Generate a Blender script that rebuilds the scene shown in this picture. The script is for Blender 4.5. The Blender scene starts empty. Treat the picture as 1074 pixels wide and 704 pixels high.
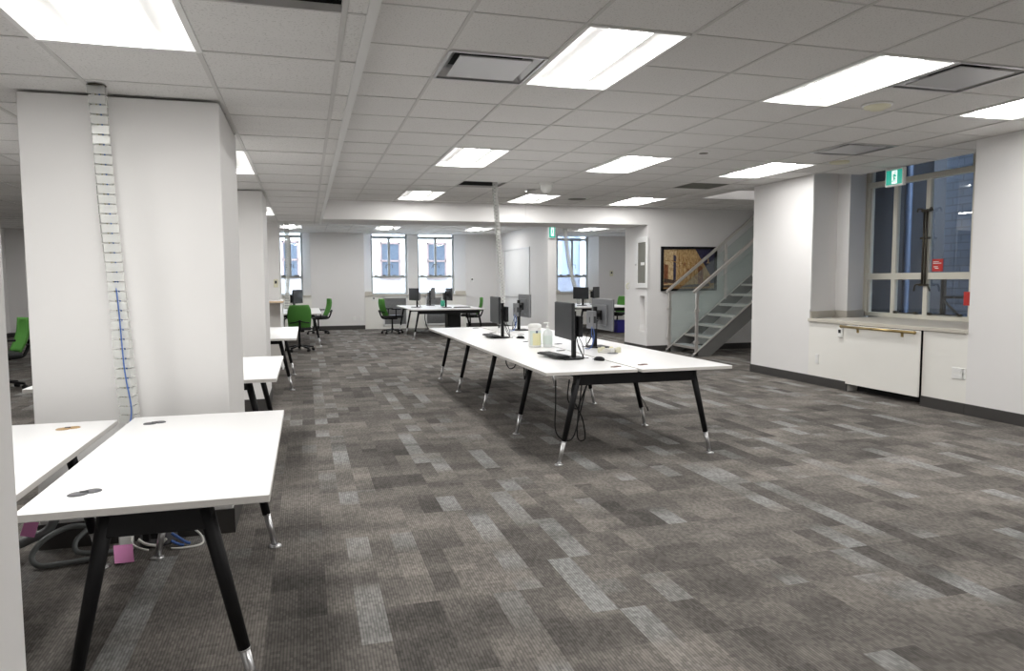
import bpy, bmesh, math, random
from mathutils import Vector, Matrix
random.seed(7)
PI = math.pi
S = bpy.context.scene
COL = S.collection

# ------------------------------------------------------------------ materials
def nt(name):
    m = bpy.data.materials.new(name); m.use_nodes = True
    t = m.node_tree
    b = t.nodes['Principled BSDF']
    return m, t, b

def mat(name, c, rough=.5, metal=0., spec=.5, emit=None, es=0., coat=0.):
    m, t, b = nt(name)
    b.inputs['Base Color'].default_value = (*c, 1)
    b.inputs['Roughness'].default_value = rough
    b.inputs['Metallic'].default_value = metal
    b.inputs['Specular IOR Level'].default_value = spec
    if coat: b.inputs['Coat Weight'].default_value = coat
    if emit:
        b.inputs['Emission Color'].default_value = (*emit, 1)
        b.inputs['Emission Strength'].default_value = es
    return m

class N:
    """small helper to write node trees"""
    def __init__(s, t): s.t = t
    def n(s, typ, **k):
        x = s.t.nodes.new(typ)
        for a, v in k.items(): setattr(x, a, v)
        return x
    def link(s, a, b): s.t.links.new(a, b)
    def val(s, sock, v):
        if hasattr(v, 'is_output') or isinstance(v, bpy.types.NodeSocket): s.link(v, sock)
        else: sock.default_value = v
    def m(s, op, a, b=0., c=0.):
        x = s.n('ShaderNodeMath', operation=op)
        s.val(x.inputs[0], a); s.val(x.inputs[1], b)
        if op in ('MULTIPLY_ADD', 'WRAP', 'COMPARE', 'SMOOTH_MIN'): s.val(x.inputs[2], c)
        return x.outputs[0]
    def white(s, *v):
        x = s.n('ShaderNodeTexWhiteNoise', noise_dimensions='3D')
        c = s.n('ShaderNodeCombineXYZ')
        for i, q in enumerate(v): s.val(c.inputs[i], q)
        s.link(c.outputs[0], x.inputs['Vector'])
        return x.outputs['Value']
    def mix(s, f, a, b, mode='MIX'):
        x = s.n('ShaderNodeMix', data_type='RGBA', blend_type=mode)
        s.val(x.inputs[0], f)
        s.val(x.inputs[6], a if not isinstance(a, tuple) else (*a, 1))
        s.val(x.inputs[7], b if not isinstance(b, tuple) else (*b, 1))
        return x.outputs[2]

def carpet_mat():
    m, t, b = nt('carpet_tile')
    h = N(t)
    geo = h.n('ShaderNodeNewGeometry'); sp = h.n('ShaderNodeSeparateXYZ')
    h.link(geo.outputs['Position'], sp.inputs[0])
    X, Y = sp.outputs[0], sp.outputs[1]
    T = .62
    xs = h.m('ADD', X, 20.035); ys0 = h.m('ADD', Y, 20.12)
    tx = h.m('FLOOR', h.m('DIVIDE', xs, T))
    # half-drop offsets for some columns
    off = h.m('MULTIPLY', h.m('GREATER_THAN', h.white(tx, 3.3, 1.), .45), T / 2)
    ys = h.m('ADD', ys0, off)
    ty = h.m('FLOOR', h.m('DIVIDE', ys, T))
    sx = h.m('FLOOR', h.m('DIVIDE', xs, T / 5))           # five strips to a tile
    wide = h.m('FLOOR', h.m('DIVIDE', xs, T / 2.5))
    hy = h.m('FLOOR', h.m('DIVIDE', ys, T / 2))
    r_tile = h.white(tx, ty, 0.)
    r_strip = h.white(sx, ty, 5.)
    r_half = h.white(sx, hy, 9.)
    r_wide = h.white(wide, hy, 13.)
    def drift(key, freq, seed):
        # smooth change of shade along the pile, separate for every strip or block
        n_ = h.n('ShaderNodeTexNoise'); n_.inputs['Scale'].default_value = 1.; n_.inputs['Detail'].default_value = 1.5
        c_ = h.n('ShaderNodeCombineXYZ'); h.link(h.m('MULTIPLY_ADD', key, 5.37, seed), c_.inputs[0]); h.link(h.m('MULTIPLY', ys, freq), c_.inputs[1])
        h.link(c_.outputs[0], n_.inputs['Vector'])
        return n_.outputs[0]
    d_strip = drift(sx, 2.6, 3.1); d_wide = drift(wide, 3.4, 40.7); d_tile = drift(tx, 1.7, 77.3)
    def steep(a, lo, hi):
        x = h.n('ShaderNodeMapRange', interpolation_type='SMOOTHSTEP'); h.val(x.inputs[0], a); x.inputs[1].default_value = lo; x.inputs[2].default_value = hi
        return x.outputs[0]
    v = h.m('ADD', h.m('MULTIPLY', h.m('ADD', r_tile, r_wide), .22),
            h.m('ADD', h.m('MULTIPLY', steep(d_wide, .3, .7), .30), h.m('ADD', h.m('MULTIPLY', r_strip, .12), h.m('MULTIPLY', steep(d_tile, .3, .7), .16))))
    ramp = h.n('ShaderNodeValToRGB'); cr = ramp.color_ramp
    cr.elements[0].position = .18; cr.elements[0].color = (.082, .076, .070, 1)
    cr.elements[1].position = .82; cr.elements[1].color = (.215, .197, .178, 1)
    e = cr.elements.new(.5); e.color = (.140, .129, .118, 1)
    h.link(v, ramp.inputs[0])
    c = ramp.outputs[0]
    # dark strips
    dk = h.m('MULTIPLY', h.m('LESS_THAN', r_half, .20), steep(d_strip, .35, .6))
    c = h.mix(h.m('MULTIPLY', dk, .55), c, (.050, .047, .044))
    # each tile carries a pale strip, stepping sideways from row to row into long chains
    mod5 = h.m('SUBTRACT', sx, h.m('MULTIPLY', h.m('FLOOR', h.m('DIVIDE', h.m('ADD', sx, .01), 5.)), 5.))
    base_i = h.m('FLOOR', h.m('MULTIPLY', h.white(tx, 4., 33.), 4.))
    step = h.m('GREATER_THAN', h.white(tx, ty, 31.), .55)
    is_l = h.m('LESS_THAN', h.m('ABSOLUTE', h.m('SUBTRACT', mod5, h.m('ADD', step, base_i))), .5)
    lt = h.m('MULTIPLY', is_l, h.m('MULTIPLY', steep(drift(sx, 2.1, 9.9), .36, .62), h.m('GREATER_THAN', h.white(tx, hy, 35.), .22)))
    c = h.mix(h.m('MULTIPLY', lt, .68), c, (.275, .28, .274))
    lt2 = h.m('MULTIPLY', h.m('GREATER_THAN', r_half, .93), steep(d_strip, .40, .6))
    c = h.mix(h.m('MULTIPLY', lt2, .55), c, (.24, .242, .235))
    no = h.n('ShaderNodeTexNoise'); no.inputs['Scale'].default_value = 1.3; no.inputs['Detail'].default_value = 2
    h.link(geo.outputs['Position'], no.inputs['Vector'])
    dr = h.m('MULTIPLY_ADD', no.outputs[0], .5, .77)
    # ribs and loops of yarn
    rib = h.m('FRACT', h.m('DIVIDE', xs, .0125))
    ribv = h.m('MULTIPLY_ADD', h.m('ABSOLUTE', h.m('SUBTRACT', rib, .5)), 1.0, 0.)
    loop = h.white(h.m('FLOOR', h.m('DIVIDE', xs, .0125)), h.m('FLOOR', h.m('DIVIDE', ys, .022)), 2.)
    yarn = h.m('ADD', h.m('MULTIPLY', ribv, -.9), h.m('ADD', h.m('MULTIPLY', loop, .45), 1.0))
    k = h.m('MULTIPLY', dr, yarn)
    vm = h.n('ShaderNodeVectorMath', operation='SCALE')
    h.link(c, vm.inputs[0]); h.link(k, vm.inputs['Scale'])
    h.link(vm.outputs[0], b.inputs['Base Color'])
    b.inputs['Roughness'].default_value = .95
    b.inputs['Specular IOR Level'].default_value = .15
    bu = h.n('ShaderNodeBump'); bu.inputs['Strength'].default_value = .5; bu.inputs['Distance'].default_value = .003
    h.link(k, bu.inputs['Height']); h.link(bu.outputs[0], b.inputs['Normal'])
    return m

def ceiling_mat(name, base):
    m, t, b = nt(name); h = N(t)
    geo = h.n('ShaderNodeNewGeometry')
    n1 = h.n('ShaderNodeTexNoise'); n1.inputs['Scale'].default_value = 95; n1.inputs['Detail'].default_value = 2
    h.link(geo.outputs['Position'], n1.inputs['Vector'])
    pit = h.m('LESS_THAN', n1.outputs[0], .385)
    n2 = h.n('ShaderNodeTexNoise'); n2.inputs['Scale'].default_value = 1.1
    h.link(geo.outputs['Position'], n2.inputs['Vector'])
    sp = h.n('ShaderNodeSeparateXYZ'); h.link(geo.outputs['Position'], sp.inputs[0])
    tile = h.white(h.m('FLOOR', h.m('DIVIDE', h.m('ADD', sp.outputs[0], 10 * .66 - 1.545), .66)),
                   h.m('FLOOR', h.m('DIVIDE', h.m('ADD', sp.outputs[1], 10 * .6365 - 3.84), .6365)), 0.)
    tone = h.m('ADD', h.m('MULTIPLY', tile, .06), h.m('MULTIPLY_ADD', n2.outputs[0], .08, .92))
    c = h.mix(h.m('MULTIPLY', pit, .35), base, (base[0] * .5, base[1] * .5, base[2] * .48))
    vm = h.n('ShaderNodeVectorMath', operation='SCALE')
    h.link(c, vm.inputs[0]); h.link(tone, vm.inputs['Scale'])
    h.link(vm.outputs[0], b.inputs['Base Color'])
    b.inputs['Roughness'].default_value = .9
    b.inputs['Specular IOR Level'].default_value = .2
    return m

def paint_mat(name, c, rough=.6):
    m, t, b = nt(name); h = N(t)
    geo = h.n('ShaderNodeNewGeometry')
    n2 = h.n('ShaderNodeTexNoise'); n2.inputs['Scale'].default_value = 1.6; n2.inputs['Detail'].default_value = 3
    h.link(geo.outputs['Position'], n2.inputs['Vector'])
    k = h.m('MULTIPLY_ADD', n2.outputs[0], .05, .975)
    vm = h.n('ShaderNodeVectorMath', operation='SCALE'); vm.inputs[0].default_value = c
    h.link(k, vm.inputs['Scale']); h.link(vm.outputs[0], b.inputs['Base Color'])
    n3 = h.n('ShaderNodeTexNoise'); n3.inputs['Scale'].default_value = 160
    h.link(geo.outputs['Position'], n3.inputs['Vector'])
    bu = h.n('ShaderNodeBump'); bu.inputs['Strength'].default_value = .05; bu.inputs['Distance'].default_value = .002
    h.link(n3.outputs[0], bu.inputs['Height']); h.link(bu.outputs[0], b.inputs['Normal'])
    b.inputs['Roughness'].default_value = rough
    b.inputs['Specular IOR Level'].default_value = .3
    return m

def brick_mat(name, a, b2, mortar, scale=1., axis='YZ'):
    m, t, b = nt(name); h = N(t)
    geo = h.n('ShaderNodeNewGeometry'); sp = h.n('ShaderNodeSeparateXYZ'); cb = h.n('ShaderNodeCombineXYZ')
    h.link(geo.outputs['Position'], sp.inputs[0])
    h.link(sp.outputs['XYZ'.index(axis[0])], cb.inputs[0]); h.link(sp.outputs['XYZ'.index(axis[1])], cb.inputs[1])
    br = h.n('ShaderNodeTexBrick'); h.link(cb.outputs[0], br.inputs['Vector'])
    br.inputs['Color1'].default_value = (*a, 1); br.inputs['Color2'].default_value = (*b2, 1); br.inputs['Mortar'].default_value = (*mortar, 1)
    br.inputs['Scale'].default_value = scale
    br.inputs['Brick Width'].default_value = .42; br.inputs['Row Height'].default_value = .14; br.inputs['Mortar Size'].default_value = .012
    h.link(br.outputs['Color'], b.inputs['Base Color'])
    b.inputs['Roughness'].default_value = .9
    return m

def glass_mat(name, tint=(1, 1, 1), refl=1.0, body=0., bodycol=(.5, .6, .6)):
    """clear sheet glass: lets light straight through, mirrors by Fresnel"""
    m = bpy.data.materials.new(name); m.use_nodes = True
    t = m.node_tree; t.nodes.clear(); h = N(t)
    out = h.n('ShaderNodeOutputMaterial')
    tr = h.n('ShaderNodeBsdfTransparent'); tr.inputs[0].default_value = (*tint, 1)
    gl = h.n('ShaderNodeBsdfGlossy'); gl.inputs['Roughness'].default_value = .01
    fr = h.n('ShaderNodeFresnel'); fr.inputs[0].default_value = 1.5
    gb = h.n('ShaderNodeNewGeometry'); f = h.m('MINIMUM', h.m('MULTIPLY', h.m('MULTIPLY', fr.outputs[0], refl * 2.), h.m('SUBTRACT', 1., gb.outputs['Backfacing'])), .95)
    mx = h.n('ShaderNodeMixShader'); h.link(f, mx.inputs[0]); h.link(tr.outputs[0], mx.inputs[1]); h.link(gl.outputs[0], mx.inputs[2])
    last = mx.outputs[0]
    if body:
        df = h.n('ShaderNodeBsdfDiffuse'); df.inputs[0].default_value = (*bodycol, 1)
        m2 = h.n('ShaderNodeMixShader'); m2.inputs[0].default_value = body
        h.link(last, m2.inputs[1]); h.link(df.outputs[0], m2.inputs[2]); last = m2.outputs[0]
    h.link(last, out.inputs[0])
    return m

M = {}
M['carpet'] = carpet_mat()
M['tile'] = ceiling_mat('ceiling_tile', (.76, .75, .735))
M['grid'] = mat('ceiling_grid', (.60, .59, .575), .6)
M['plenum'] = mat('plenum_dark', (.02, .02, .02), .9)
M['wall'] = paint_mat('wall_paint', (.80, .79, .785))
M['pillar'] = paint_mat('pillar_paint', (.79, .78, .77))
M['panel'] = paint_mat('radiator_panel_paint', (.84, .83, .79), .45)
M['base'] = mat('rubber_baseboard', (.045, .042, .040), .55)
M['sill'] = paint_mat('sill_stone', (.55, .52, .46), .4)
M['winframe'] = mat('cream_steel_frame', (.70, .68, .60), .45)
M['winframe_grey'] = mat('grey_steel_frame', (.42, .44, .44), .45)
M['glass'] = glass_mat('window_glass', (.93, .95, .97), 1.0)
M['dglass'] = glass_mat('double_glazing', (.92, .95, .97), 1.6)
M['frost'] = glass_mat('frosted_glass', (.95, .96, .97), .8, .35, (.85, .87, .9))
M['stairglass'] = glass_mat('stair_glass', (.95, .975, .97), .8, .07, (.74, .82, .81))
M['white_top'] = mat('white_laminate', (.86, .86, .86), .32, spec=.4)
M['edge'] = mat('laminate_edge', (.66, .64, .61), .4)
M['black'] = mat('black_metal', (.006, .006, .007), .5, spec=.25)
M['chrome'] = mat('chrome', (.60, .60, .61), .30, 1.)
M['steel'] = mat('brushed_steel', (.74, .71, .68), .36, .85)
M['stringer'] = mat('grey_steel_paint', (.16, .16, .155), .5)
M['tread'] = mat('stair_tread', (.36, .39, .40), .4)
M['lens'] = mat('light_lens', (.9, .9, .9), .5, emit=(1, .985, .96), es=26.)
M['reflector'] = mat('light_reflector', (.93, .93, .92), .45, spec=.3)
M['trimwhite'] = mat('white_metal', (.80, .80, .79), .4)
M['aluminium'] = mat('aluminium', (.60, .60, .61), .28, .8)
M['alu_dull'] = mat('aluminium_plaque', (.62, .62, .63), .38, .55)
M['grille'] = mat('return_grille', (.20, .20, .175), .7)
M['plastic_white'] = mat('white_plastic', (.82, .82, .80), .4)
M['plastic_cream'] = mat('cream_plastic', (.70, .68, .52), .45)
M['plastic_dark'] = mat('dark_plastic', (.024, .025, .027), .45, spec=.35)
M['plastic_black'] = mat('black_plastic', (.008, .008, .009), .5, spec=.28)
M['screen'] = mat('monitor_screen', (.024, .026, .030), .32, spec=.35)
M['shell_grey'] = mat('monitor_shell_silver', (.30, .31, .32), .42, .3)
M['silver'] = mat('silver_plastic', (.19, .195, .205), .42, .3)
M['green'] = None
M['wood'] = mat('light_wood', (.62, .47, .32), .5)
M['brass'] = mat('brass_rod', (.48, .36, .17), .28, 1.)
M['bronze'] = mat('dark_bronze', (.085, .075, .06), .4, .8)
M['red'] = mat('red_sign', (.55, .035, .03), .5)
M['sign_white'] = mat('sign_white', (.9, .9, .9), .5)
M['exit_green'] = mat('exit_green', (.01, .30, .22), .4, emit=(.01, .42, .31), es=.55)
M['exit_white'] = mat('exit_white', (.9, .95, .92), .4, emit=(.85, 1, .95), es=.75)
M['pink'] = mat('pink_note', (.55, .20, .40), .7)
M['blue_cable'] = mat('blue_cable', (.05, .12, .36), .5)
M['blue_bin'] = mat('blue_bin', (.035, .03, .33), .45)
M['grey_cable'] = mat('grey_conduit', (.13, .14, .14), .5)
M['white_cable'] = mat('white_cable', (.78, .77, .73), .45)
M['olive_cable'] = mat('olive_cable', (.25, .23, .12), .5)
M['tan'] = mat('tan_grommet', (.42, .27, .12), .45)
M['brown'] = mat('brown_grommet', (.16, .075, .05), .45)
M['grom'] = mat('grey_grommet', (.11, .11, .118), .4, .2)
M['label_yellow'] = mat('tub_label', (.78, .74, .45), .5)
M['label_pale'] = mat('tub_label_pale', (.66, .74, .70), .5)
M['bottle'] = mat('clear_bottle', (.80, .84, .83), .25)
M['bottle_green'] = mat('green_bottle', (.05, .42, .28), .3)
M['whiteboard'] = mat('whiteboard', (.86, .87, .88), .12, coat=.3)
M['facade'] = brick_mat('white_facade', (.92, .93, .95), (.90, .91, .93), (.80, .82, .85), .5, 'XZ')
M['facade_grey'] = paint_mat('blue_grey_facade', (.22, .26, .36))
M['facade_frame'] = mat('brown_window_frame', (.26, .19, .175), .6)
M['facade_glass'] = mat('blue_window', (.085, .105, .135), .35, spec=.2)
M['brick'] = brick_mat('grey_brick', (.105, .125, .17), (.075, .092, .13), (.050, .062, .085), 1., 'YZ')
M['dark_facade'] = brick_mat('dark_brick', (.014, .017, .024), (.011, .013, .019), (.008, .009, .013), 1., 'YZ')
M['spine'] = glass_mat('clear_plastic_spine', (.94, .95, .94), .6, .42, (.84, .84, .82))
M['conduit'] = mat('blue_pipe', (.06, .09, .16), .5)

def mesh_fabric():
    m, t, b = nt('green_mesh'); h = N(t)
    tc = h.n('ShaderNodeTexCoord')
    w = h.n('ShaderNodeTexNoise'); w.inputs['Scale'].default_value = 90
    h.link(tc.outputs['Object'], w.inputs['Vector'])
    c = h.mix(w.outputs[0], (.035, .15, .02), (.10, .32, .05))
    h.link(c, b.inputs['Base Color']); b.inputs['Roughness'].default_value = .75
    return m
M['green'] = mesh_fabric()

# ------------------------------------------------------------------ mesh builder
class MB:
    def __init__(s): s.bm = bmesh.new(); s.mats = []
    def mi(s, m):
        if m is None: return 0
        if isinstance(m, str): m = M[m]
        if m not in s.mats: s.mats.append(m)
        return s.mats.index(m)
    def _add(s, bm2, m, smooth=False, mx=None):
        i = s.mi(m)
        for f in bm2.faces: f.material_index = i; f.smooth = smooth
        if mx is not None: bmesh.ops.transform(bm2, matrix=mx, verts=bm2.verts)
        me = bpy.data.meshes.new('t'); bm2.to_mesh(me); bm2.free()
        s.bm.from_mesh(me); bpy.data.meshes.remove(me)
    def box(s, x0, x1, y0, y1, z0, z1, m=None, bev=0., seg=1, mx=None):
        b = bmesh.new(); bmesh.ops.create_cube(b, size=1)
        for v in b.verts:
            v.co = Vector(((x0 + x1) / 2 + v.co.x * (x1 - x0), (y0 + y1) / 2 + v.co.y * (y1 - y0), (z0 + z1) / 2 + v.co.z * (z1 - z0)))
        if bev: bmesh.ops.bevel(b, geom=list(b.edges), offset=bev, segments=seg, affect='EDGES', profile=.5)
        s._add(b, m, False, mx); return s
    def obox(s, p, q, w, h, m=None, bev=0., up=(0, 0, 1)):
        """box along p->q, w wide, h high"""
        p, q = Vector(p), Vector(q); d = q - p; L = d.length; d.normalize()
        u = Vector(up); r = d.cross(u).normalized(); u = r.cross(d)
        mx = Matrix(((d.x, r.x, u.x, p.x), (d.y, r.y, u.y, p.y), (d.z, r.z, u.z, p.z), (0, 0, 0, 1)))
        return s.box(0, L, -w / 2, w / 2, -h / 2, h / 2, m, bev, 1, mx)
    def cyl(s, p, q, r0, r1=None, n=16, m=None, caps=True):
        p, q = Vector(p), Vector(q); r1 = r0 if r1 is None else r1
        d = (q - p).normalized(); a = Vector((1, 0, 0)) if abs(d.x) < .8 else Vector((0, 1, 0))
        u = d.cross(a).normalized(); w = d.cross(u)
        b = bmesh.new()
        A = [b.verts.new(p + (u * math.cos(2 * PI * i / n) + w * math.sin(2 * PI * i / n)) * r0) for i in range(n)]
        B = [b.verts.new(q + (u * math.cos(2 * PI * i / n) + w * math.sin(2 * PI * i / n)) * r1) for i in range(n)]
        for i in range(n): b.faces.new((A[i], A[(i + 1) % n], B[(i + 1) % n], B[i]))
        if caps: b.faces.new(A[::-1]); b.faces.new(B)
        bmesh.ops.recalc_face_normals(b, faces=b.faces)
        i = s.mi(m)
        s._add(b, m, True); return s
    def tube(s, pts, r, n=8, m=None, res=6):
        P = spline(pts, res); b = bmesh.new(); rings = []
        up = Vector((0, 0, 1))
        for i, p in enumerate(P):
            d = (P[min(i + 1, len(P) - 1)] - P[max(i - 1, 0)]).normalized()
            if i == 0:
                a = up if abs(d.z) < .9 else Vector((1, 0, 0)); u = d.cross(a).normalized()
            else:
                u = (u - d * u.dot(d)).normalized()
            w = d.cross(u)
            rings.append([b.verts.new(p + (u * math.cos(2 * PI * k / n) + w * math.sin(2 * PI * k / n)) * r) for k in range(n)])
        for a, c in zip(rings, rings[1:]):
            for k in range(n): b.faces.new((a[k], a[(k + 1) % n], c[(k + 1) % n], c[k]))
        b.faces.new(rings[0][::-1]); b.faces.new(rings[-1])
        bmesh.ops.recalc_face_normals(b, faces=b.faces)
        s._add(b, m, True); return s
    def lathe(s, prof, c=(0, 0, 0), n=24, m=None, sy=1.):
        b = bmesh.new(); rings = []
        for r, z in prof:
            r = max(r, 1e-4)
            rings.append([b.verts.new((c[0] + r * math.cos(2 * PI * k / n), c[1] + sy * r * math.sin(2 * PI * k / n), c[2] + z)) for k in range(n)])
        for a, d in zip(rings, rings[1:]):
            for k in range(n): b.faces.new((a[k], a[(k + 1) % n], d[(k + 1) % n], d[k]))
        b.faces.new(rings[0][::-1]); b.faces.new(rings[-1])
        bmesh.ops.recalc_face_normals(b, faces=b.faces)
        s._add(b, m, True); return s
    def prism(s, pts, z0, z1, m=None, mx=None, bev=0.):
        b = bmesh.new()
        A = [b.verts.new((x, y, z0)) for x, y in pts]; B = [b.verts.new((x, y, z1)) for x, y in pts]
        n = len(pts)
        for i in range(n): b.faces.new((A[i], A[(i + 1) % n], B[(i + 1) % n], B[i]))
        b.faces.new(A[::-1]); b.faces.new(B)
        bmesh.ops.recalc_face_normals(b, faces=b.faces)
        if bev: bmesh.ops.bevel(b, geom=list(b.edges), offset=bev, segments=1, affect='EDGES')
        s._add(b, m, False, mx); return s
    def face(s, pts, m=None):
        b = bmesh.new(); b.faces.new([b.verts.new(p) for p in pts]); s._add(b, m); return s
    def build(s, name, m=None, parent=None):
        if m is not None or not s.mats: s.mi(m if m is not None else 'wall')
        me = bpy.data.meshes.new(name); s.bm.to_mesh(me); s.bm.free()
        for x in s.mats: me.materials.append(x)
        o = bpy.data.objects.new(name, me); COL.objects.link(o)
        if parent is not None: o.parent = parent
        return o

def spline(pts, res):
    P = [Vector(p) for p in pts]
    if len(P) < 3 or res < 2: return P
    out = []
    for i in range(len(P) - 1):
        a, b, c, d = P[max(i - 1, 0)], P[i], P[i + 1], P[min(i + 2, len(P) - 1)]
        for k in range(res):
            t = k / res
            out.append(.5 * ((2 * b) + (c - a) * t + (2 * a - 5 * b + 4 * c - d) * t * t + (3 * b - a - 3 * c + d) * t ** 3))
    return out + [P[-1]]

def tag(o, label, cat, group=None, kind=None):
    if label: o['label'] = label
    if cat: o['category'] = cat
    if group: o['group'] = group
    if kind: o['kind'] = kind
    return o

def thing(name, label, cat, loc=(0, 0, 0), rz=0., group=None):
    o = bpy.data.objects.new(name, None); COL.objects.link(o)
    o.location = loc; o.rotation_euler = (0, 0, rz)
    return tag(o, label, cat, group)

def children(o): return [c for c in bpy.data.objects if c.parent == o]
KIDS = {}
def copy_tree(o, loc, rz, label, group=None, parent=None):
    c = o.copy(); COL.objects.link(c)
    if parent is None:
        c.location = loc; c.rotation_euler = (0, 0, rz); c['label'] = label
        if group: c['group'] = group
    else: c.parent = parent
    for ch in children(o): copy_tree(ch, None, None, None, None, c)
    return c

def rebase(o, p):
    """put the origin of a one-mesh thing at point p"""
    o.data.transform(Matrix.Translation(-Vector(p))); o.location = p; return o

def struct(name, mb, m=None, parent=None):
    o = mb.build(name, m, parent)
    if parent is None: o['kind'] = 'structure'
    return o

def offs(root, *objs):
    """children were built in world coordinates: move them under root"""
    for o in objs: o.data.transform(Matrix.Translation(-root.location))

class Kit:
    """a thing whose parts are written in world coordinates"""
    def __init__(s, name, label, cat, loc, group=None):
        s.r = thing(name, label, cat, loc, 0., group)
    def part(s, name, mb, m=None, parent=None, label=None):
        o = mb.build(name, m, parent or s.r)
        o.data.transform(Matrix.Translation(-Vector(s.r.location)))
        if label: o['label'] = label
        return o

# ------------------------------------------------------------------ dimensions
HI, LO = 2.87, 2.45          # main ceiling, lowered ceiling on the left
BY0, BY1, BZ = 13.1, 14.15, 2.54   # deep beam
YB = 22.0                    # back wall
XR = 6.70                    # right wall

# ------------------------------------------------------------------ floor
struct('floor', MB().prism([(-7.9, -3.3), (8.55, -3.3), (8.55, 9.45), (9.74, 9.45), (9.74, 13.1), (10.8, 13.1), (10.8, 22.9), (-7.9, 22.9)], -.12, 0, 'carpet'))

# ------------------------------------------------------------------ ceilings
def ceiling(name, xs, ys, z, skip, gname, xlim=None, fix=()):
    """lay-in tiles on an exposed grid; skip = cells left out, fix = blocks of cells taken by one fixture"""
    tiles = MB(); bars = MB()
    it = tiles.mi('tile'); tb = tiles.bm
    own = {}
    for k, cells in enumerate(fix):
        for c in cells: own[c] = k
    def inside(i, j):
        if not (0 <= i < len(xs) - 1 and 0 <= j < len(ys) - 1): return False
        return xlim is None or xlim((xs[i] + xs[i + 1]) / 2, (ys[j] + ys[j + 1]) / 2)
    for i in range(len(xs) - 1):
        for j in range(len(ys) - 1):
            if not inside(i, j): continue
            if (i, j) in own or (i, j) in skip: continue
            jz = z + .004 + random.uniform(0, .003)
            v = [tb.verts.new(p) for p in ((xs[i], ys[j], jz), (xs[i], ys[j + 1], jz), (xs[i + 1], ys[j + 1], jz), (xs[i + 1], ys[j], jz))]
            f = tb.faces.new(v); f.material_index = it
    ib = bars.mi('grid'); bb = bars.bm
    def bar(x0, x1, y0, y1, z0, z1):
        V = [bb.verts.new(p) for p in ((x0, y0, z0), (x1, y0, z0), (x1, y1, z0), (x0, y1, z0), (x0, y0, z1), (x1, y0, z1), (x1, y1, z1), (x0, y1, z1))]
        for q in ((3, 2, 1, 0), (4, 5, 6, 7), (0, 1, 5, 4), (1, 2, 6, 5), (2, 3, 7, 6), (3, 0, 4, 7)):
            bb.faces.new([V[a] for a in q])
    def fx(c): return own.get(c, None)
    for i in range(len(xs)):
        for j in range(len(ys) - 1):
            a, b = inside(i - 1, j), inside(i, j)
            if not (a or b): continue
            if fx((i - 1, j)) is not None and fx((i - 1, j)) == fx((i, j)): continue
            bar(xs[i] - .011, xs[i] + .011, ys[j], ys[j + 1], z, z + .03)
    for j in range(len(ys)):
        for i in range(len(xs) - 1):
            a, b = inside(i, j - 1), inside(i, j)
            if not (a or b): continue
            if fx((i, j - 1)) is not None and fx((i, j - 1)) == fx((i, j)): continue
            bar(xs[i], xs[i + 1], ys[j] - .006, ys[j] + .006, z + .001, z + .03)
    struct(name, tiles); struct(gname, bars)

PX, PY = .66, .6365
X0, Y0 = 1.545, 3.84
def cx(i): return X0 + PX * i
def cy(j): return Y0 + PY * j
hx = [.275] + [cx(i) for i in range(-1, 9)]           # column k of hx starts at cx(k-2) for k>=1
hx = [.275, cx(-1)] + [cx(i) for i in range(0, 8)] + [XR, 7.36, 8.1, 8.85, 9.6]
hy = [-3.] + [cy(j) for j in range(-10, 15)] + [BY0]
def ci(i): return i + 2       # hx index of the cell that starts at cx(i)
def cj(j): return j + 11      # hy index of the cell that starts at cy(j)
LIGHTS_HI = [(0, 0), (3, 0), (6, 0), (0, 6), (3, 6), (6, 6), (0, 12), (3, 12), (6, 12), (0, -6), (3, -6), (6, -6)]
# the fixtures of the right-hand column sit half a bay further on
LIGHTS_HI = [(0, 0), (3, 0), (6, 0), (0, 6), (3, 6), (6, 6), (0, 12), (3, 12), (6, 12), (0, -6), (3, -6), (6, -6)]
LIGHTS_HI = [(i, j) for i, j in LIGHTS_HI]
fix_hi = [[(ci(i), cj(j)), (ci(i), cj(j + 1))] for i, j in LIGHTS_HI]
DIFF = [(-1, 1), (4, 0), (6, 4)]
HOLES = [(1, 10), (2, 11)]
GRILLE = (6, 9)
skip_hi = [(ci(i), cj(j)) for i, j in DIFF + HOLES + [GRILLE]]
SX0, SY0, SY1 = 6.38, 10.0, 11.33         # stair opening in the ceiling
def lim_hi(x, y):
    if x < XR: return True
    if x < 7.36: return 5.93 < y < 8.6 or y > 9.76 and not (SY0 < y < SY1)
    return y > 9.76 and not (SY0 < y < SY1)
ceiling('ceiling_main', hx, hy, HI, skip_hi, 'trim_1', lim_hi, fix_hi)

lx = [-7.6] + [-.425 - .62 * k for k in range(11, -1, -1)] + [.165, .265]
ly = [-3.] + [3.46 + .62 * j for j in range(-10, 16)] + [BY0]
def li(k): return 12 - k      # cell whose right edge is -.425-.62*k ... starts at column k+1
def lj(j): return j + 11
LIGHTS_LO = [(0, -2), (0, 4), (0, 11), (3, 3), (6, 11), (3, -3), (6, 4)]     # (columns left of the pillar line, row)
fix_lo = []
for k, j in LIGHTS_LO:
    c = 11 - k
    fix_lo.append([(c, lj(j)), (c, lj(j + 1))])
SLOT = (12, lj(-2))
ceiling('ceiling_lower', lx, ly, LO, [SLOT], 'trim_2', None, fix_lo)
bx = [-7.6] + [-7.0 + .63 * k for k in range(0, 28)] + [10.5]
by = [BY1] + [14.66 + .635 * k for k in range(0, 12)] + [22.3]
def bi(x): return max(i for i in range(len(bx)) if bx[i] <= x + 1e-6)
def bj(y): return max(i for i in range(len(by)) if by[i] <= y + 1e-6)
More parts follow.
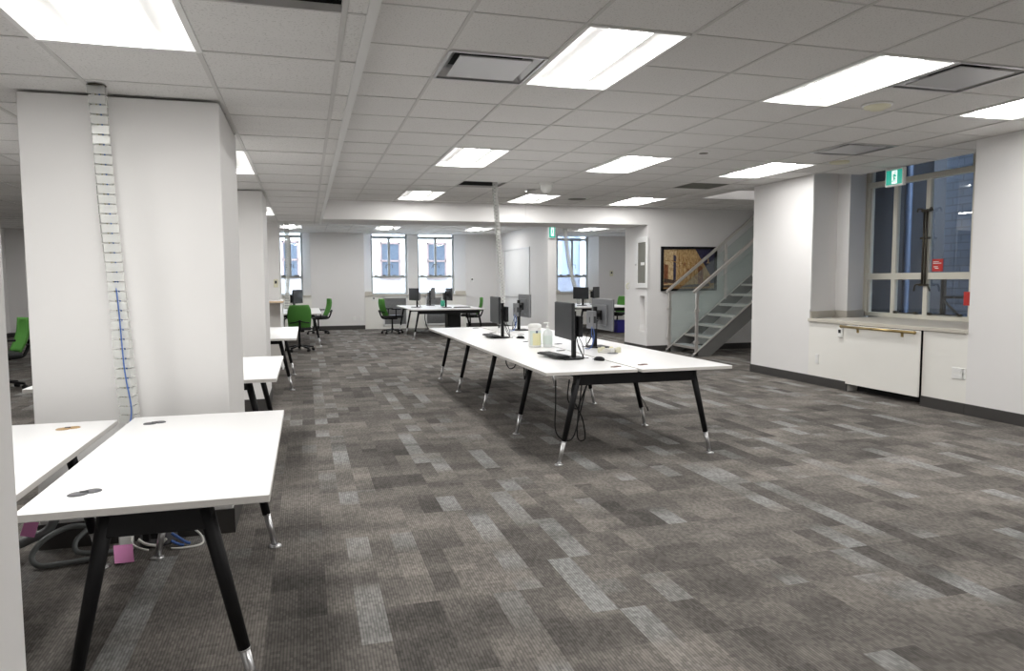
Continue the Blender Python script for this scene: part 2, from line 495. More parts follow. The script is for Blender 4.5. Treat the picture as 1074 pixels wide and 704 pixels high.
LIGHTS_BK = [(-.7, 19.1), (1.82, 19.1), (4.34, 19.1), (7.49, 18.5), (-5.1, 19.1), (-.7, 15.3), (1.82, 15.3), (4.97, 15.3), (7.49, 15.3)]  # nearer row is unseen, added behind the beam to brighten the back area
fix_bk = []
for x, y in LIGHTS_BK:
    fix_bk.append([(bi(x + .02), bj(y + .1)), (bi(x + .02), bj(y + .1) + 1)])
ceiling('ceiling_back', bx, by, HI, [], 'trim_3', None, fix_bk)
# dark void above the tiles, edge of the lowered ceiling
struct('ceiling_void', MB().box(-7.9, 8.6, -3.3, 9.45, 3.32, 3.4, 'plenum').box(-7.9, 9.74, 9.45, SY0 - .02, 3.32, 3.4, 'plenum').box(-7.9, 9.74, SY1 + .02, 13.1, 3.32, 3.4, 'plenum').box(-7.9, 10.8, 13.1, 22.7, 3.32, 3.4, 'plenum').box(-7.9, SX0 - .02, SY0 - .02, SY1 + .02, 3.32, 3.4, 'plenum').box(9.62, 9.74, SY0 - .02, SY1 + .02, 3.32, 3.4, 'plenum'))
struct('trim_4', MB().box(.265, .285, -3., BY0, LO - .004, HI + .02, 'wall').box(.245, .285, -3, BY0, LO - .010, LO - .0005, 'trimwhite'))
# shaft of the stair above the ceiling, lit from the floor above
struct('wall_stairwell', MB().box(SX0 - .02, 9.6, SY1, SY1 + .03, HI, 5.0, 'wall').box(SX0 - .03, SX0, SY0, SY1, HI, 5.0, 'wall')
       .box(SX0, 9.6, SY0 - .03, SY0, HI, 5.0, 'wall').box(9.6, 9.63, SY0, SY1, HI, 5.0, 'wall').box(SX0 - .03, 9.63, SY0 - .03, SY1 + .03, 5.0, 5.05, 'wall'))
# ------------------------------------------------------------------ walls
W = 'wall'
struct('wall_front', MB().box(-7.9, 8.6, -3.3, -3., 0, 3.3, W))
struct('wall_left', MB().box(-7.9, -7.6, -3., 22.3, 0, 3.3, W))
struct('wall_right', MB().box(XR, 8.6, -3., 5.93, 0, 3.3, W))
struct('wall_right_panel', MB().prism([(XR, 9.76), (XR, 8.42), (7.29, 8.63), (7.30, 8.40), (7.93, 8.79), (8.02, 8.79), (8.02, 9.76)], 0, 3.3, W)
       .box(XR - .012, XR + .01, 8.395, 8.425, 1.02, HI, 'trimwhite'))
struct('wall_stair_end', MB().box(10.5, 10.8, 13.1, 22.9, 0, 3.3, W).box(9.6, 9.74, 9.5, 13.1, 0, 3.3, W).box(8.5, 9.7, 9.5, 9.78, 0, 3.3, W))
struct('wall_picture', MB().box(6.72, 10.5, BY0, BY1, 0, 3.3, W).box(6.57, 6.72, BY0, 13.20, 0, 3.3, W).box(6.57, 6.72, 13.44, BY1, 0, 3.3, W).box(6.57, 6.72, 13.20, 13.44, 0, .40, W).box(6.57, 6.72, 13.20, 13.44, 1.12, 3.3, W))
struct('wall_beam', MB().box(-7.6, 6.57, BY0, BY1, BZ, 3.3, W).box(4.02, 4.026, BY0 - .002, BY0, BZ, HI, 'grid'))
struct('wall_partition', MB().box(5.80, 6.02, 17.0, 22.2, 0, 3.3, W))
# pillars
for nm, (y0, y1) in (('wall_pillar_near', (4.36, 5.36)), ('wall_pillar_middle', (8.41, 9.3)), ('wall_pillar_far', (13.08, 14.1))):
    struct(nm, MB().box(-1.42, -.44, y0, y1, 0, 2.44 if y0 < 13 else 2.6, 'pillar', .004))
    struct('baseboard_pillar', MB().box(-1.43, -.43, y0 - .01, y1 + .01, 0, .14, 'base'))
struct('wall_near', MB().box(-1.1, -.6, .75, 1.72, 0, LO, 'pillar', .004))
# back wall with deep window bays
YW = 22.3
struct('wall_back', MB()
       .prism([(-7.6, YB), (-.95, YB), (-.80, YW), (-.80, 22.7), (-7.6, 22.7)], 0, 3.3, W)
       .prism([(.14, YB), (1.69, YB), (1.92, YW), (1.92, 22.7), (-.08, 22.7), (-.08, YW)], 0, 3.3, W)
       .box(3.03, 3.34, YW - .04, 22.7, 0, 3.3, W)
       .prism([(4.80, YB), (5.8, YB), (5.8, 22.7), (4.50, 22.7), (4.50, YW)], 0, 3.3, W)
       .prism([(6.02, YB), (7.7, YB), (7.93, YW), (7.93, 22.7), (6.02, 22.7)], 0, 3.3, W)
       .prism([(9.27, YB), (10.5, YB), (10.5, 22.7), (9.04, 22.7), (9.04, YW)], 0, 3.3, W)
       .box(-.95, .14, 21.96, 22.7, 0, 1.0, 'panel').box(1.69, 4.80, 21.96, 22.7, 0, 1.0, 'panel').box(7.7, 9.27, 21.96, 22.7, 0, 1.0, 'panel')
       .box(-.95, .14, 22.3, 22.7, 3.12, 3.3, W).box(1.69, 4.8, 22.3, 22.7, 3.12, 3.3, W).box(7.7, 9.27, 22.3, 22.7, 3.12, 3.3, W))
for a, b in ((-.95, .14), (1.69, 4.80), (7.7, 9.27)):
    sl = MB().box(a, b, 21.92, 22.3, 1.0, 1.035, 'sill')
    if a > -.9: sl.box(b - .34, b - .005, 22.0, 22.02, 1.035, 1.13, 'sill').box(a + .005, a + .22, 22.0, 22.02, 1.035, 1.13, 'sill')
    struct('window_sill', sl)
# window bay on the right: radiator casing, sill
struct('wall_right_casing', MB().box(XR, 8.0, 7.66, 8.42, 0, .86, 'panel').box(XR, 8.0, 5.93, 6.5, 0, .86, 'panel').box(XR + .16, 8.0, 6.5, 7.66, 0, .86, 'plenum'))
struct('window_sill', MB().box(XR - .03, 7.95, 5.932, 8.42, .862, .905, 'sill', .004).prism([(7.29, 8.60), (7.30, 8.40), (7.93, 8.77), (7.93, 8.78), (7.2, 8.62)], .862, .905, 'sill')
       .prism([(6.72, 8.41), (7.285, 8.61), (7.28, 8.63), (6.71, 8.43)], .905, 1.0, 'sill').box(7.285, 7.30, 8.39, 8.62, .905, 1.0, 'sill')
       .prism([(7.30, 8.39), (7.93, 8.76), (7.92, 8.79), (7.29, 8.41)], .905, 1.0, 'sill'))
# baseboards
def bboard(name, x0, x1, y0, y1, h=.12): struct(name, MB().box(x0, x1, y0, y1, 0, h, 'base', .002))
bboard('baseboard_right', XR - .012, XR, -3, 5.93)
bboard('baseboard_right', XR - .014, XR, 5.93, 6.5)
bboard('baseboard_right', XR - .014, XR, 7.66, 8.42)
bboard('baseboard_right', XR - .012, XR, 8.42, 9.77)
bboard('baseboard_picture', 6.56, 9.6, BY0 - .012, BY0)
bboard('baseboard_picture', 6.558, 6.57, BY0 - .012, BY1)
bboard('baseboard_back', .14, 1.69, YB - .012, YB)
bboard('baseboard_back', 4.80, 5.79, YB - .012, YB)
bboard('baseboard_back', -7.6, -.95, YB - .012, YB)
bboard('baseboard_back', 9.27, 10.5, YB - .012, YB)
bboard('baseboard_partition', 5.788, 5.80, 17.0, YB)
bboard('baseboard_partition', 5.788, 6.03, 16.988, 17.0)
bboard('baseboard_left', -7.6, -7.588, -3, YB)

# ------------------------------------------------------------------ windows
def bar_y(mb, x, y0, y1, z0, z1, m, d=.05): mb.box(x - d / 2, x + d / 2, y0, y1, z0, z1, m, .003)
def win_right():
    r = bpy.data.objects.new('window_1', None); COL.objects.link(r); r['kind'] = 'structure'
    f = MB(); F = 'winframe'; x = 7.95
    YA, YZ = 8.80, 5.95
    zs, zt = .905, 3.25
    ym = [8.24, 7.69, 7.00, 6.5]
    bar_y(f, x, YA - .08, YA, zs, zt, F, .10); bar_y(f, x, YZ, YZ + .05, zs, zt, F, .10)
    bar_y(f, x, YA - .12, YA - .08, zs + .03, zt, F, .06)
    for y in ym: bar_y(f, x, y - .035, y + .035, zs, 2.80, F, .06)
    for y in (7.0,): bar_y(f, x, y - .04, y + .04, 2.8, zt, F, .08)
    bar_y(f, x, YZ, YA, zs, zs + .06, F, .10)
    bar_y(f, x, YZ, YA, 1.435, 1.525, F, .07)
    bar_y(f, x, YZ, YA, 2.755, 2.83, F, .09)
    f.build('window_frame', None, r)
    g = MB().box(x - .004, x + .004, YZ + .03, YA - .05, zs + .05, 3.25, 'dglass'); g.build('pane', None, r)
    # espagnolette rods, brackets and stays
    h = MB(); B = 'bronze'
    for dy in (-.022, .022): h.cyl((x - .06, 7.69 + dy, 1.36), (x - .06, 7.69 + dy, 2.36), .014, n=8, m=B)
    for z in (1.36, 1.98, 2.34): h.box(x - .075, x - .03, 7.62, 7.76, z - .014, z + .014, B, .004)
    for s in (-1, 1):
        h.tube([(x - .05, 7.69 + s * .05, 2.36), (x - .08, 7.69 + s * .10, 2.37), (x - .07, 7.69 + s * .12, 2.33)], .010, 8, B)
        h.tube([(x - .05, 7.69 + s * .05, 1.37), (x - .09, 7.69 + s * .10, 1.36), (x - .08, 7.69 + s * .13, 1.28)], .011, 8, B)
    h.build('window_handle', None, r)
    for y0, y1 in ((8.15, 7.80), (7.58, 7.12)):
        h = MB().box(x - .07, x - .05, y1, y0, zs + .065, zs + .08, 'bronze', .003)
        for y in (y0, y1): h.box(x - .08, x - .03, y - .02, y + .02, zs + .06, zs + .095, 'bronze', .004)
        h.build('window_stay', None, r)
    return r
win_right()

def win_back(n, x0, x1, frost=True, mullion=True):
    r = bpy.data.objects.new('window_%d' % n, None); COL.objects.link(r); r['kind'] = 'structure'
    y = 22.42; F = 'winframe_grey'; f = MB()
    def b(a, c, z0, z1, d=.06): f.box(a, c, y - d / 2, y + d / 2, z0, z1, F, .003)
    w = .055
    b(x0, x0 + w, 1.03, 3.13, .08); b(x1 - w, x1, 1.03, 3.13, .08)
    b(x0, x1, 1.03, 1.08); b(x0, x1, 1.54, 1.61); b(x0, x1, 2.74, 2.82); b(x0, x1, 3.08, 3.13)
    xm = (x0 + x1) / 2
    b(xm - .035, xm + .035, 1.58, 2.78)
    f.build('window_frame', None, r)
    MB().box(x0 + .02, x1 - .02, y - .004, y + .004, 1.58, 3.1, 'glass').build('pane', None, r)
    MB().box(x0 + .02, x1 - .02, y - .004, y + .004, 1.05, 1.57, 'frost').build('pane', None, r)
    h = MB()
    for s in (-1, 1):
        h.cyl((xm + s * .03, y - .04, 1.95), (xm + s * .03, y - .09, 1.95), .012, n=8, m='bronze')
        h.tube([(xm + s * .03, y - .09, 1.95), (xm + s * .09, y - .10, 1.93), (xm + s * .10, y - .10, 1.84)], .012, 6, 'bronze')
    for xx in (x0 + .15, xm - .15, xm + .15, x1 - .15): h.box(xx - .045, xx + .045, y - .06, y - .03, 1.605, 1.635, 'bronze', .004)
    h.build('window_handle', None, r)
win_back(2, -.80, -.08); win_back(3, 1.92, 3.03); win_back(4, 3.34, 4.50); win_back(5, 7.93, 9.04)

# ------------------------------------------------------------------ lights in the ceilings
def make_light(w, l):
    """recessed troffer: rim, curved white trough, long lens down the middle; origin at the ceiling plane, centre"""
    r = thing('ceiling_light', '', 'ceiling light')
    f = MB()
    for s in (-1, 1):
        f.box(s * w / 2 - .012, s * w / 2 + .012, -l / 2, l / 2, -.004, .02, 'trimwhite')
        f.box(-w / 2, w / 2, s * l / 2 - .012, s * l / 2 + .012, -.004, .02, 'trimwhite')
    f.build('frame', None, r)
    t = MB(); t.mi('reflector'); bm = t.bm
    def arc(u):  # trough section: rises from the rim and comes down to the lens
        return .050 * math.sin(PI * min(max(u, 0), 1)) ** .75
    n = 10; hw = w / 2 - .012; lw = .13
    for s in (-1, 1):
        prev = None
        for k in range(n + 1):
            u = k / n; x = s * (hw + (lw - hw) * u); z = .004 + arc(u * .85) if k < n else .040
            a, b = bm.verts.new((x, -l / 2 + .012, z)), bm.verts.new((x, l / 2 - .012, z))
            if prev:
                fc = bm.faces.new((prev[0], prev[1], b, a)); fc.smooth = True
            prev = (a, b)
    for s in (-1, 1):   # end plates
        y = s * (l / 2 - .012)
        bm.faces.new([bm.verts.new(p) for p in ((-hw, y, 0), (hw, y, 0), (hw, y, .1), (-hw, y, .1))])
    t.box(-hw, hw, -l / 2 + .012, l / 2 - .012, .1, .105, 'reflector')
    t.build('reflector', None, r)
    e = MB(); e.mi('lens'); bm = e.bm; prev = None
    for k in range(9):
        a = PI * k / 8; x = -.14 * math.cos(a); z = .042 - .040 * math.sin(a)
        p, q = bm.verts.new((x, -l / 2 + .02, z)), bm.verts.new((x, l / 2 - .02, z))
        if prev: fc = bm.faces.new((prev[0], p, q, prev[1])); fc.smooth = True
        prev = (p, q)
    e.build('lens', None, r)
    return r
lab_hi = {
    (0, 0): 'largest lit troffer right of the square air diffuser, over the long white table',
    (3, 0): 'long lit troffer beside an air diffuser, second from the right among the big ones',
    (6, 0): 'lit troffer cut by the right edge of the picture near the exit sign',
    (0, 6): 'lit troffer in the middle row, first from the lowered ceiling edge',
    (3, 6): 'lit troffer in the middle row, between two others',
    (6, 6): 'lit troffer in the middle row nearest the right wall and window bay',
    (0, 12): 'lit troffer close to the beam, first from the lowered ceiling edge',
    (3, 12): 'lit troffer close to the beam, just behind the hanging cable riser',
    (6, 12): 'lit troffer close to the beam, nearest the staircase',
    (0, -6): 'lit troffer behind the camera, first of three from the lowered ceiling',
    (3, -6): 'lit troffer behind the camera, middle of three',
    (6, -6): 'lit troffer behind the camera nearest the right wall'}
proto = make_light(PX - .03, 2 * PY - .03)
first = True
for (i, j) in LIGHTS_HI:
    loc = (cx(i) + PX / 2, cy(j) + PY, HI)
    if first: proto.location = loc; proto['label'] = lab_hi[(i, j)]; proto['group'] = 'ceiling lights'; first = False
    else: copy_tree(proto, loc, 0, lab_hi[(i, j)], 'ceiling lights')
lab_lo = ['large lit troffer in the lowered ceiling in front of the white pillar',
          'lit troffer in the lowered ceiling between the first and second pillars',
          'small far lit troffer in the lowered ceiling just before the last pillar',
          'lit troffer glimpsed left of the first pillar, the nearer one',
          'lit troffer glimpsed left of the first pillar, the farther one',
          'lit troffer in the lowered ceiling behind the near wall end',
          'lit troffer in the lowered ceiling far to the left behind the near wall end']
for k, (c, j) in enumerate(LIGHTS_LO):
    i0 = 11 - c
    loc = ((lx[i0] + lx[i0 + 1]) / 2, ly[lj(j)] + .62, LO)
    copy_tree(proto, loc, 0, lab_lo[k], 'ceiling lights')
lab_bk = ['lit troffer beyond the beam behind the thin cable riser on the left', 'lit troffer beyond the beam in front of the paired back windows',
          'lit troffer beyond the beam beside the whiteboard', 'lit troffer beyond the beam past the white partition end', 'lit troffer beyond the beam on the far left',
          'unseen lit troffer added behind the beam, in line with the far left table', 'unseen lit troffer added behind the beam, in line with the central back table',
          'unseen lit troffer added behind the beam, in line with the whiteboard wall', 'unseen lit troffer added behind the beam, in line with the right-hand back table']
for k, (x, y) in enumerate(LIGHTS_BK):
    i, j = bi(x + .02), bj(y + .1)
    copy_tree(proto, ((bx[i] + bx[i + 1]) / 2, by[j] + .635, HI), 0, lab_bk[k], 'ceiling lights')

copy_tree(proto, (7.6, (SY0 + SY1) / 2, 4.99), PI / 2, 'lit troffer of the upper floor, up inside the stairwell opening', 'ceiling lights')
# ------------------------------------------------------------------ air diffusers, grille, detectors
def make_diffuser():
    r = thing('air_diffuser', '', 'air diffuser'); w = PX / 2 - .014; d = PY / 2 - .012
    f = MB(); f.mi('aluminium')
    o = [(-w, -d), (w, -d), (w, d), (-w, d)]; i_ = [(-w * .74, -d * .74), (w * .74, -d * .74), (w * .74, d * .74), (-w * .74, d * .74)]
    for k in range(4):
        a, b = o[k], o[(k + 1) % 4]; c, e = i_[(k + 1) % 4], i_[k]
        f.face([(*a, -.002), (*b, -.002), (*c, .075), (*e, .075)], 'aluminium')
    for s in (-1, 1):
        f.box(s * w - .01, s * w + .01, -d, d, -.006, .01, 'aluminium'); f.box(-w, w, s * d - .01, s * d + .01, -.006, .01, 'aluminium')
    f.build('frame', None, r)
    MB().box(-w * .76, w * .76, -d * .76, d * .76, .076, .2, 'plenum').build('duct', None, r)
    MB().box(-w * .76, w * .76, -d * .74, d * .78, -.004, .006, 'alu_dull', .003).build('plaque', None, r)
    return r
labs = ['square metal air diffuser left of the largest lit troffer', 'square metal air diffuser right of the second large troffer', 'square metal air diffuser nearest the exit sign and window bay']
pd = make_diffuser()
for k, (i, j) in enumerate(DIFF):
    loc = (cx(i) + PX / 2, cy(j) + PY / 2, HI)
    if k == 0: pd.location = loc; pd['label'] = labs[0]; pd['group'] = 'air diffusers'
    else: copy_tree(pd, loc, 0, labs[k], 'air diffusers')
i, j = GRILLE
g = MB(); a, b = cx(i) + .014, cx(i) + PX - .014; c, d = cy(j) + .012, cy(j) + PY - .012
g.box(a, b, c, d, HI + .012, HI + .02, 'grille')
for k in range(14): y = c + (k + .5) * (d - c) / 14; g.box(a, b, y - .004, y + .004, HI + .001, HI + .012, 'grille')
o = rebase(g.build('return_grille'), ((a + b) / 2, (c + d) / 2, HI + .002)); tag(o, 'dark olive return air grille in the ceiling before the staircase', 'air grille')
# open cells: black void in one, a shifted tile in the other
i, j = HOLES[0]
struct('trim_5', MB().box(cx(i) + .02, cx(i) + PX - .02, cy(j) + PY, cy(j) + PY + .02, HI + .03, 3.3, 'plenum').obox((cx(i) + .16, cy(j), HI + .2), (cx(i) + .16, cy(j) + PY, HI + .22), .03, .03, 'grid'))
i, j = HOLES[1]
o = rebase(MB().obox((cx(i) + PX / 2, cy(j) + .03, HI + .16), (cx(i) + PX / 2, cy(j) + PY - .02, HI + .016), PX - .05, .015, 'tile').build('ceiling_panel_loose'), (cx(i) + PX / 2, cy(j) + PY - .02, HI + .016))
tag(o, 'loose ceiling tile tilted up in its opening behind the cable riser', 'ceiling tile', kind='thing'); o.name = 'loose_acoustic_tile'
# linear slot of the lowered ceiling
o = rebase(MB().box(-.41, .15, ly[lj(-2)] + .5, ly[lj(-2)] + .608, LO + .05, LO + .06, 'plenum').box(-.41, .15, ly[lj(-2)] + .012, ly[lj(-2)] + .46, LO + .006, LO + .014, 'tile')
           .box(-.41, .15, ly[lj(-2)] + .46, ly[lj(-2)] + .475, LO + .004, LO + .06, 'plenum').box(-.41, .15, ly[lj(-2)] + .53, ly[lj(-2)] + .54, LO + .02, LO + .05, 'aluminium').build('slot_diffuser'), (-.13, ly[lj(-2)] + .3, LO))
tag(o, 'black slot air diffuser in the lowered ceiling at the top of the picture', 'air diffuser')

def disc(name, label, cat, x, y, prof, m, z=HI, ch=None):
    r = thing(name, label, cat, (x, y, z))
    MB().lathe(prof, m=m).build('body' if ch else 'cover', None, r)
    if ch: MB().lathe(ch[1], m=ch[2]).build(ch[0], None, r)
    return r
disc('smoke_detector', 'round cream smoke detector on the ceiling between two large troffers', 'smoke detector', 4.54, 4.95,
     [(.0, -.045), (.05, -.045), (.065, -.03), (.10, -.025), (.105, .004), (0, .004)], 'plastic_cream', ch=('ring', [(.115, -.012), (.118, .004), (.10, .004), (.10, -.012)], 'plastic_white'))
disc('ceiling_speaker', 'flat round ceiling disc near the window bay diffuser', 'ceiling disc', 6.3, 7.45, [(0, -.012), (.09, -.012), (.10, .006), (0, .006)], 'grid', ch=('rim', [(.1, -.016), (.115, -.01), (.115, .006), (.1, .006)], 'plastic_cream'))
disc('sprinkler_cover', 'small dark round sprinkler cover in the ceiling left of the right-hand troffers', 'sprinkler', 4.33, 7.28, [(0, -.012), (.05, -.012), (.055, .006), (0, .006)], 'grille', ch=('rim', [(.056, -.008), (.075, -.004), (.075, .006), (.056, .006)], 'trimwhite'))
disc('dome_sensor', 'white dome sensor on the ceiling right of the hanging cable riser', 'sensor', 3.42, 10.1, [(0, -.15), (.04, -.145), (.075, -.11), (.085, -.06), (.085, .006), (0, .006)], 'plastic_white', ch=('collar', [(.085, -.03), (.105, -.02), (.105, .006), (.085, .006)], 'plastic_white'))
disc('sprinkler_cover', 'dark flat ceiling spot close to the beam, between two far troffers', 'sprinkler', 4.6, 11.9, [(0, -.012), (.16, -.012), (.165, .006), (0, .006)], 'grille', ch=('rim', [(.166, -.008), (.19, -.004), (.19, .006), (.166, .006)], 'trimwhite'))

# ------------------------------------------------------------------ exit signs
def running_man(mb, x, y0, z0, s, m):
    """white door panel with a running figure cut in green, facing -X; y runs left as seen"""
    def P(pts, mm, t):
        mb.face([(x - t, y0 - a * s, z0 + b * s) for a, b in pts], mm)
    P([(.36, .10), (.36, .94), (.70, .94), (.70, .10)], 'exit_white', .001)
    G = 'exit_green'
    c = [(.57 + .045 * math.cos(k * PI / 5), .80 + .065 * math.sin(k * PI / 5)) for k in range(10)]
    P(c, G, .002)
    P([(.49, .70), (.56, .72), (.60, .66), (.54, .46), (.47, .46)], G, .002)
    P([(.59, .66), (.67, .56), (.655, .52), (.57, .58)], G, .002)
    P([(.50, .70), (.43, .62), (.40, .50), (.425, .49), (.46, .60), (.52, .64)], G, .002)
    P([(.53, .47), (.61, .42), (.59, .22), (.56, .22), (.565, .38), (.49, .42)], G, .002)
    P([(.47, .47), (.47, .32), (.38, .26), (.385, .22), (.51, .29), (.53, .45)], G, .002)
def exit_sign(label, x, yl, yr, z0, z1, d=.05):
    k = Kit('exit_sign', label, 'exit sign', (x, (yl + yr) / 2, z1), 'exit signs')
    k.part('housing', MB().box(x, x + d, yr, yl, z0, z1, 'plastic_white', .006))
    f = MB(); b = .022
    f.face([(x - .001, yl - b, z0 + b), (x - .001, yl - b, z1 - b), (x - .001, yr + b, z1 - b), (x - .001, yr + b, z0 + b)], 'exit_green')
    w = (yl - yr) - 2 * b; hgt = z1 - z0 - 2 * b
    m2 = MB()
    def P(pts, mm, t): m2.face([(x - t, yl - b - a * w, z0 + b + q * hgt) for a, q in pts], mm)
    P([(.36, .05), (.36, .96), (.70, .96), (.70, .05)], 'exit_white', .002)
    G = 'exit_green'
    P([(.575 + .035 * math.cos(i * PI / 5), .82 + .07 * math.sin(i * PI / 5)) for i in range(10)], G, .003)
    P([(.49, .72), (.56, .74), (.60, .66), (.545, .45), (.47, .45)], G, .003)
    P([(.59, .68), (.67, .56), (.655, .50), (.57, .58)], G, .003)
    P([(.50, .72), (.43, .64), (.40, .50), (.425, .48), (.46, .60), (.52, .64)], G, .003)
    P([(.53, .47), (.62, .42), (.60, .16), (.565, .16), (.57, .36), (.49, .40)], G, .003)
    P([(.47, .47), (.465, .30), (.37, .22), (.38, .15), (.52, .26), (.54, .45)], G, .003)
    k.part('face', f); k.part('pictogram', m2)
    return k
exit_sign('green running-man exit sign hanging in front of the dark right window', 7.22, 7.70, 7.40, 2.62, 2.845)
k = Kit('exit_sign', 'small green exit sign high on the end of the white partition', 'exit sign', (5.9, 16.97, 2.4), 'exit signs')
k.part('housing', MB().box(5.80, 5.98, 16.93, 16.985, 2.48, 2.80, 'plastic_white', .006))
k.part('face', MB().box(5.815, 5.965, 16.925, 16.932, 2.50, 2.78, 'exit_green'))
p = MB()
def P(pts, mm, t): p.face([(5.815 + .15 * a, 16.925 - t, 2.5 + .28 * b) for a, b in pts], mm)
P([(.28, .14), (.28, .88), (.80, .88), (.80, .14)], 'exit_white', .001)
P([(.5, .80), (.62, .80), (.62, .70), (.5, .70)], 'exit_green', .002)
P([(.42, .68), (.62, .66), (.58, .44), (.42, .46)], 'exit_green', .002)
P([(.42, .46), (.34, .22), (.42, .22), (.52, .44)], 'exit_green', .002); P([(.5, .44), (.66, .24), (.72, .28), (.60, .46)], 'exit_green', .002)
k.part('pictogram', p)

# ------------------------------------------------------------------ desks
def leg(k, top, foot, r=.027):
    """tapered black tube with a chrome lower end on a round glide"""
    t, f = Vector(top), Vector(foot); mid = t.lerp(f, .74)
    l = k.part('leg', MB().cyl(t, mid, r, r * .80, 14, 'black'))
    e = t.lerp(f, .985)
    c = MB().cyl(mid, e, r * .68, r * .60, 14, 'chrome').cyl(mid, mid.lerp(f, .03), r * .8, r * .8, 14, 'chrome')
    c.lathe([(.0, 0), (.034, 0), (.034, .006), (.018, .014), (.0, .014)], (f.x, f.y, 0.0), 14, 'chrome')
    k.part('chrome_foot', c, None, l)
def grommet(k, x, y, rz, m, z=.74):
    g = MB()
    for dx, dy, r in ((-.022, -.006, .031), (.022, .008, .029)):
        g.lathe([(0, 0), (r, 0), (r, .003), (r * .8, .006), (0, .006)], (0 + dx, 0 + dy, 0), 20, m, .8)
    g.box(-.016, .010, -.010, .010, .006, .008, 'plastic_dark', .001)
    bmesh.ops.transform(g.bm, matrix=Matrix.Translation((x, y, z)) @ Matrix.Rotation(rz, 4, 'Z'), verts=g.bm.verts)
    k.part('cable_grommet', g)
def top(k, x0, x1, y0, y1, z=.74, t=.027):
    m = MB(); m.box(x0, x1, y0, y1, z - t, z, 'white_top', .0025)
    i = m.mi('edge')
    for f in m.bm.faces:
        if abs(f.normal.z) < .5: f.material_index = i
    k.part('tabletop', m)
ZT = .713

# long shared table in the middle
k = Kit('bench_table', 'long white double table on black splayed legs in the middle of the carpet', 'table', (2.55, 7.9, 0))
top(k, 1.755, 2.525, 5.19, 10.68); top(k, 2.555, 3.37, 5.165, 10.70)
for n, y in enumerate((5.235, 6.43, 7.75, 9.12, 10.42)):
    leg(k, (2.04, y, ZT), (1.875, y, 0)); leg(k, (3.04, y, ZT), (3.215, y, 0))
    k.part('cross_beam', MB().box(2.00, 3.07, y - .022, y + .022, ZT - .088, ZT, 'black', .004))
k.part('side_rail', MB().box(2.10, 2.14, 5.27, 10.42, ZT - .06, ZT, 'black', .003)); k.part('side_rail', MB().box(2.94, 2.98, 5.27, 10.42, ZT - .06, ZT, 'black', .003))
k.part('cable_tray', MB().box(2.42, 2.68, 5.6, 10.2, ZT - .13, ZT - .10, 'plastic_black', .004).box(2.42, 2.43, 5.6, 10.2, ZT - .13, ZT - .05, 'plastic_black').box(2.67, 2.68, 5.6, 10.2, ZT - .13, ZT - .05, 'plastic_black'))
for x, y in ((2.42, 5.37), (2.69, 5.43), (2.45, 6.78), (2.68, 7.5), (2.44, 7.9), (2.68, 8.95), (2.42, 10.42), (2.42, 9.4)): grommet(k, x, y, .1, 'brown' if y < 5.5 else 'grom')

def desk(label, x0, x1, y0, y1, feet, group, groms=()):
    """single bench desk: feet = (xl, xr, y near, y far)"""
    k = Kit('bench_desk', label, 'desk', ((x0 + x1) / 2, (y0 + y1) / 2, 0), group)
    top(k, x0, x1, y0, y1)
    xl, xr, ya, yb = feet
    for y in (ya, yb):
        leg(k, (xl + .15, y, ZT), (xl, y, 0)); leg(k, (xr - .15, y, ZT), (xr, y, 0))
        k.part('cross_beam', MB().box(xl + .12, xr - .12, y - .022, y + .022, ZT - .09, ZT, 'black', .004))
    k.part('side_rail', MB().box(xl + .20, xl + .24, ya, yb, ZT - .05, ZT, 'black', .003)); k.part('side_rail', MB().box(xr - .24, xr - .20, ya, yb, ZT - .05, ZT, 'black', .003))
    for g in groms: grommet(k, *g)
    return k
G = 'white desks in a row along the pillars'
desk('nearest white desk with two grey grommets, at the lower left beside the first pillar', -.885, -.135, 2.485, 4.13, (-.79, -.20, 2.56, 4.05), G, ((-.75, 3.93, .2, 'grom'), (-.735, 2.68, .3, 'grom')))
desk('white desk with a tan grommet, half hidden behind the near wall end', -1.74, -.955, 2.60, 4.09, (-1.66, -1.03, 2.85, 4.0), G, ((-1.13, 3.91, .2, 'tan'),))
desk('white desk just behind the first pillar, seen between first and second pillars', -.92, -.225, 5.50, 7.17, (-.90, -.30, 5.8, 7.02), G)
desk('white desk mostly behind the first pillar, its corner peeking out on the left', -1.84, -1.02, 5.46, 7.1, (-1.72, -1.10, 5.75, 6.95), G)
desk('small far white desk beside the second pillar, third along the row', -.93, -.13, 9.35, 11.75, (-.85, -.21, 9.95, 11.6), G)

# far tables
def table(label, x0, x1, y0, y1, ys, sp=.14, name='bench_table'):
    k = Kit(name, label, 'table', ((x0 + x1) / 2, (y0 + y1) / 2, 0), 'white tables in the back area')
    xm = (x0 + x1) / 2
    top(k, x0, xm - .01, y0, y1); top(k, xm + .01, x1, y0, y1)
    for y in ys:
        leg(k, (x0 + .18, y, ZT), (x0 + .18 - sp, y, 0)); leg(k, (x1 - .18, y, ZT), (x1 - .18 + sp, y, 0))
        k.part('cross_beam', MB().box(x0 + .16, x1 - .16, y - .022, y + .022, ZT - .09, ZT, 'black', .004))
    return k
table('white double table with three monitors in front of the paired back windows', 2.50, 4.36, 17.65, 20.9, (17.75, 19.2, 20.6))
table('white table at the far left in front of a back window, beside a green chair', -1.15, .32, 16.5, 19.7, (16.6, 18.1, 19.5))
table('white table behind the partition end, by the rightmost back window', 6.80, 8.55, 17.5, 20.6, (17.6, 19.0, 20.4))

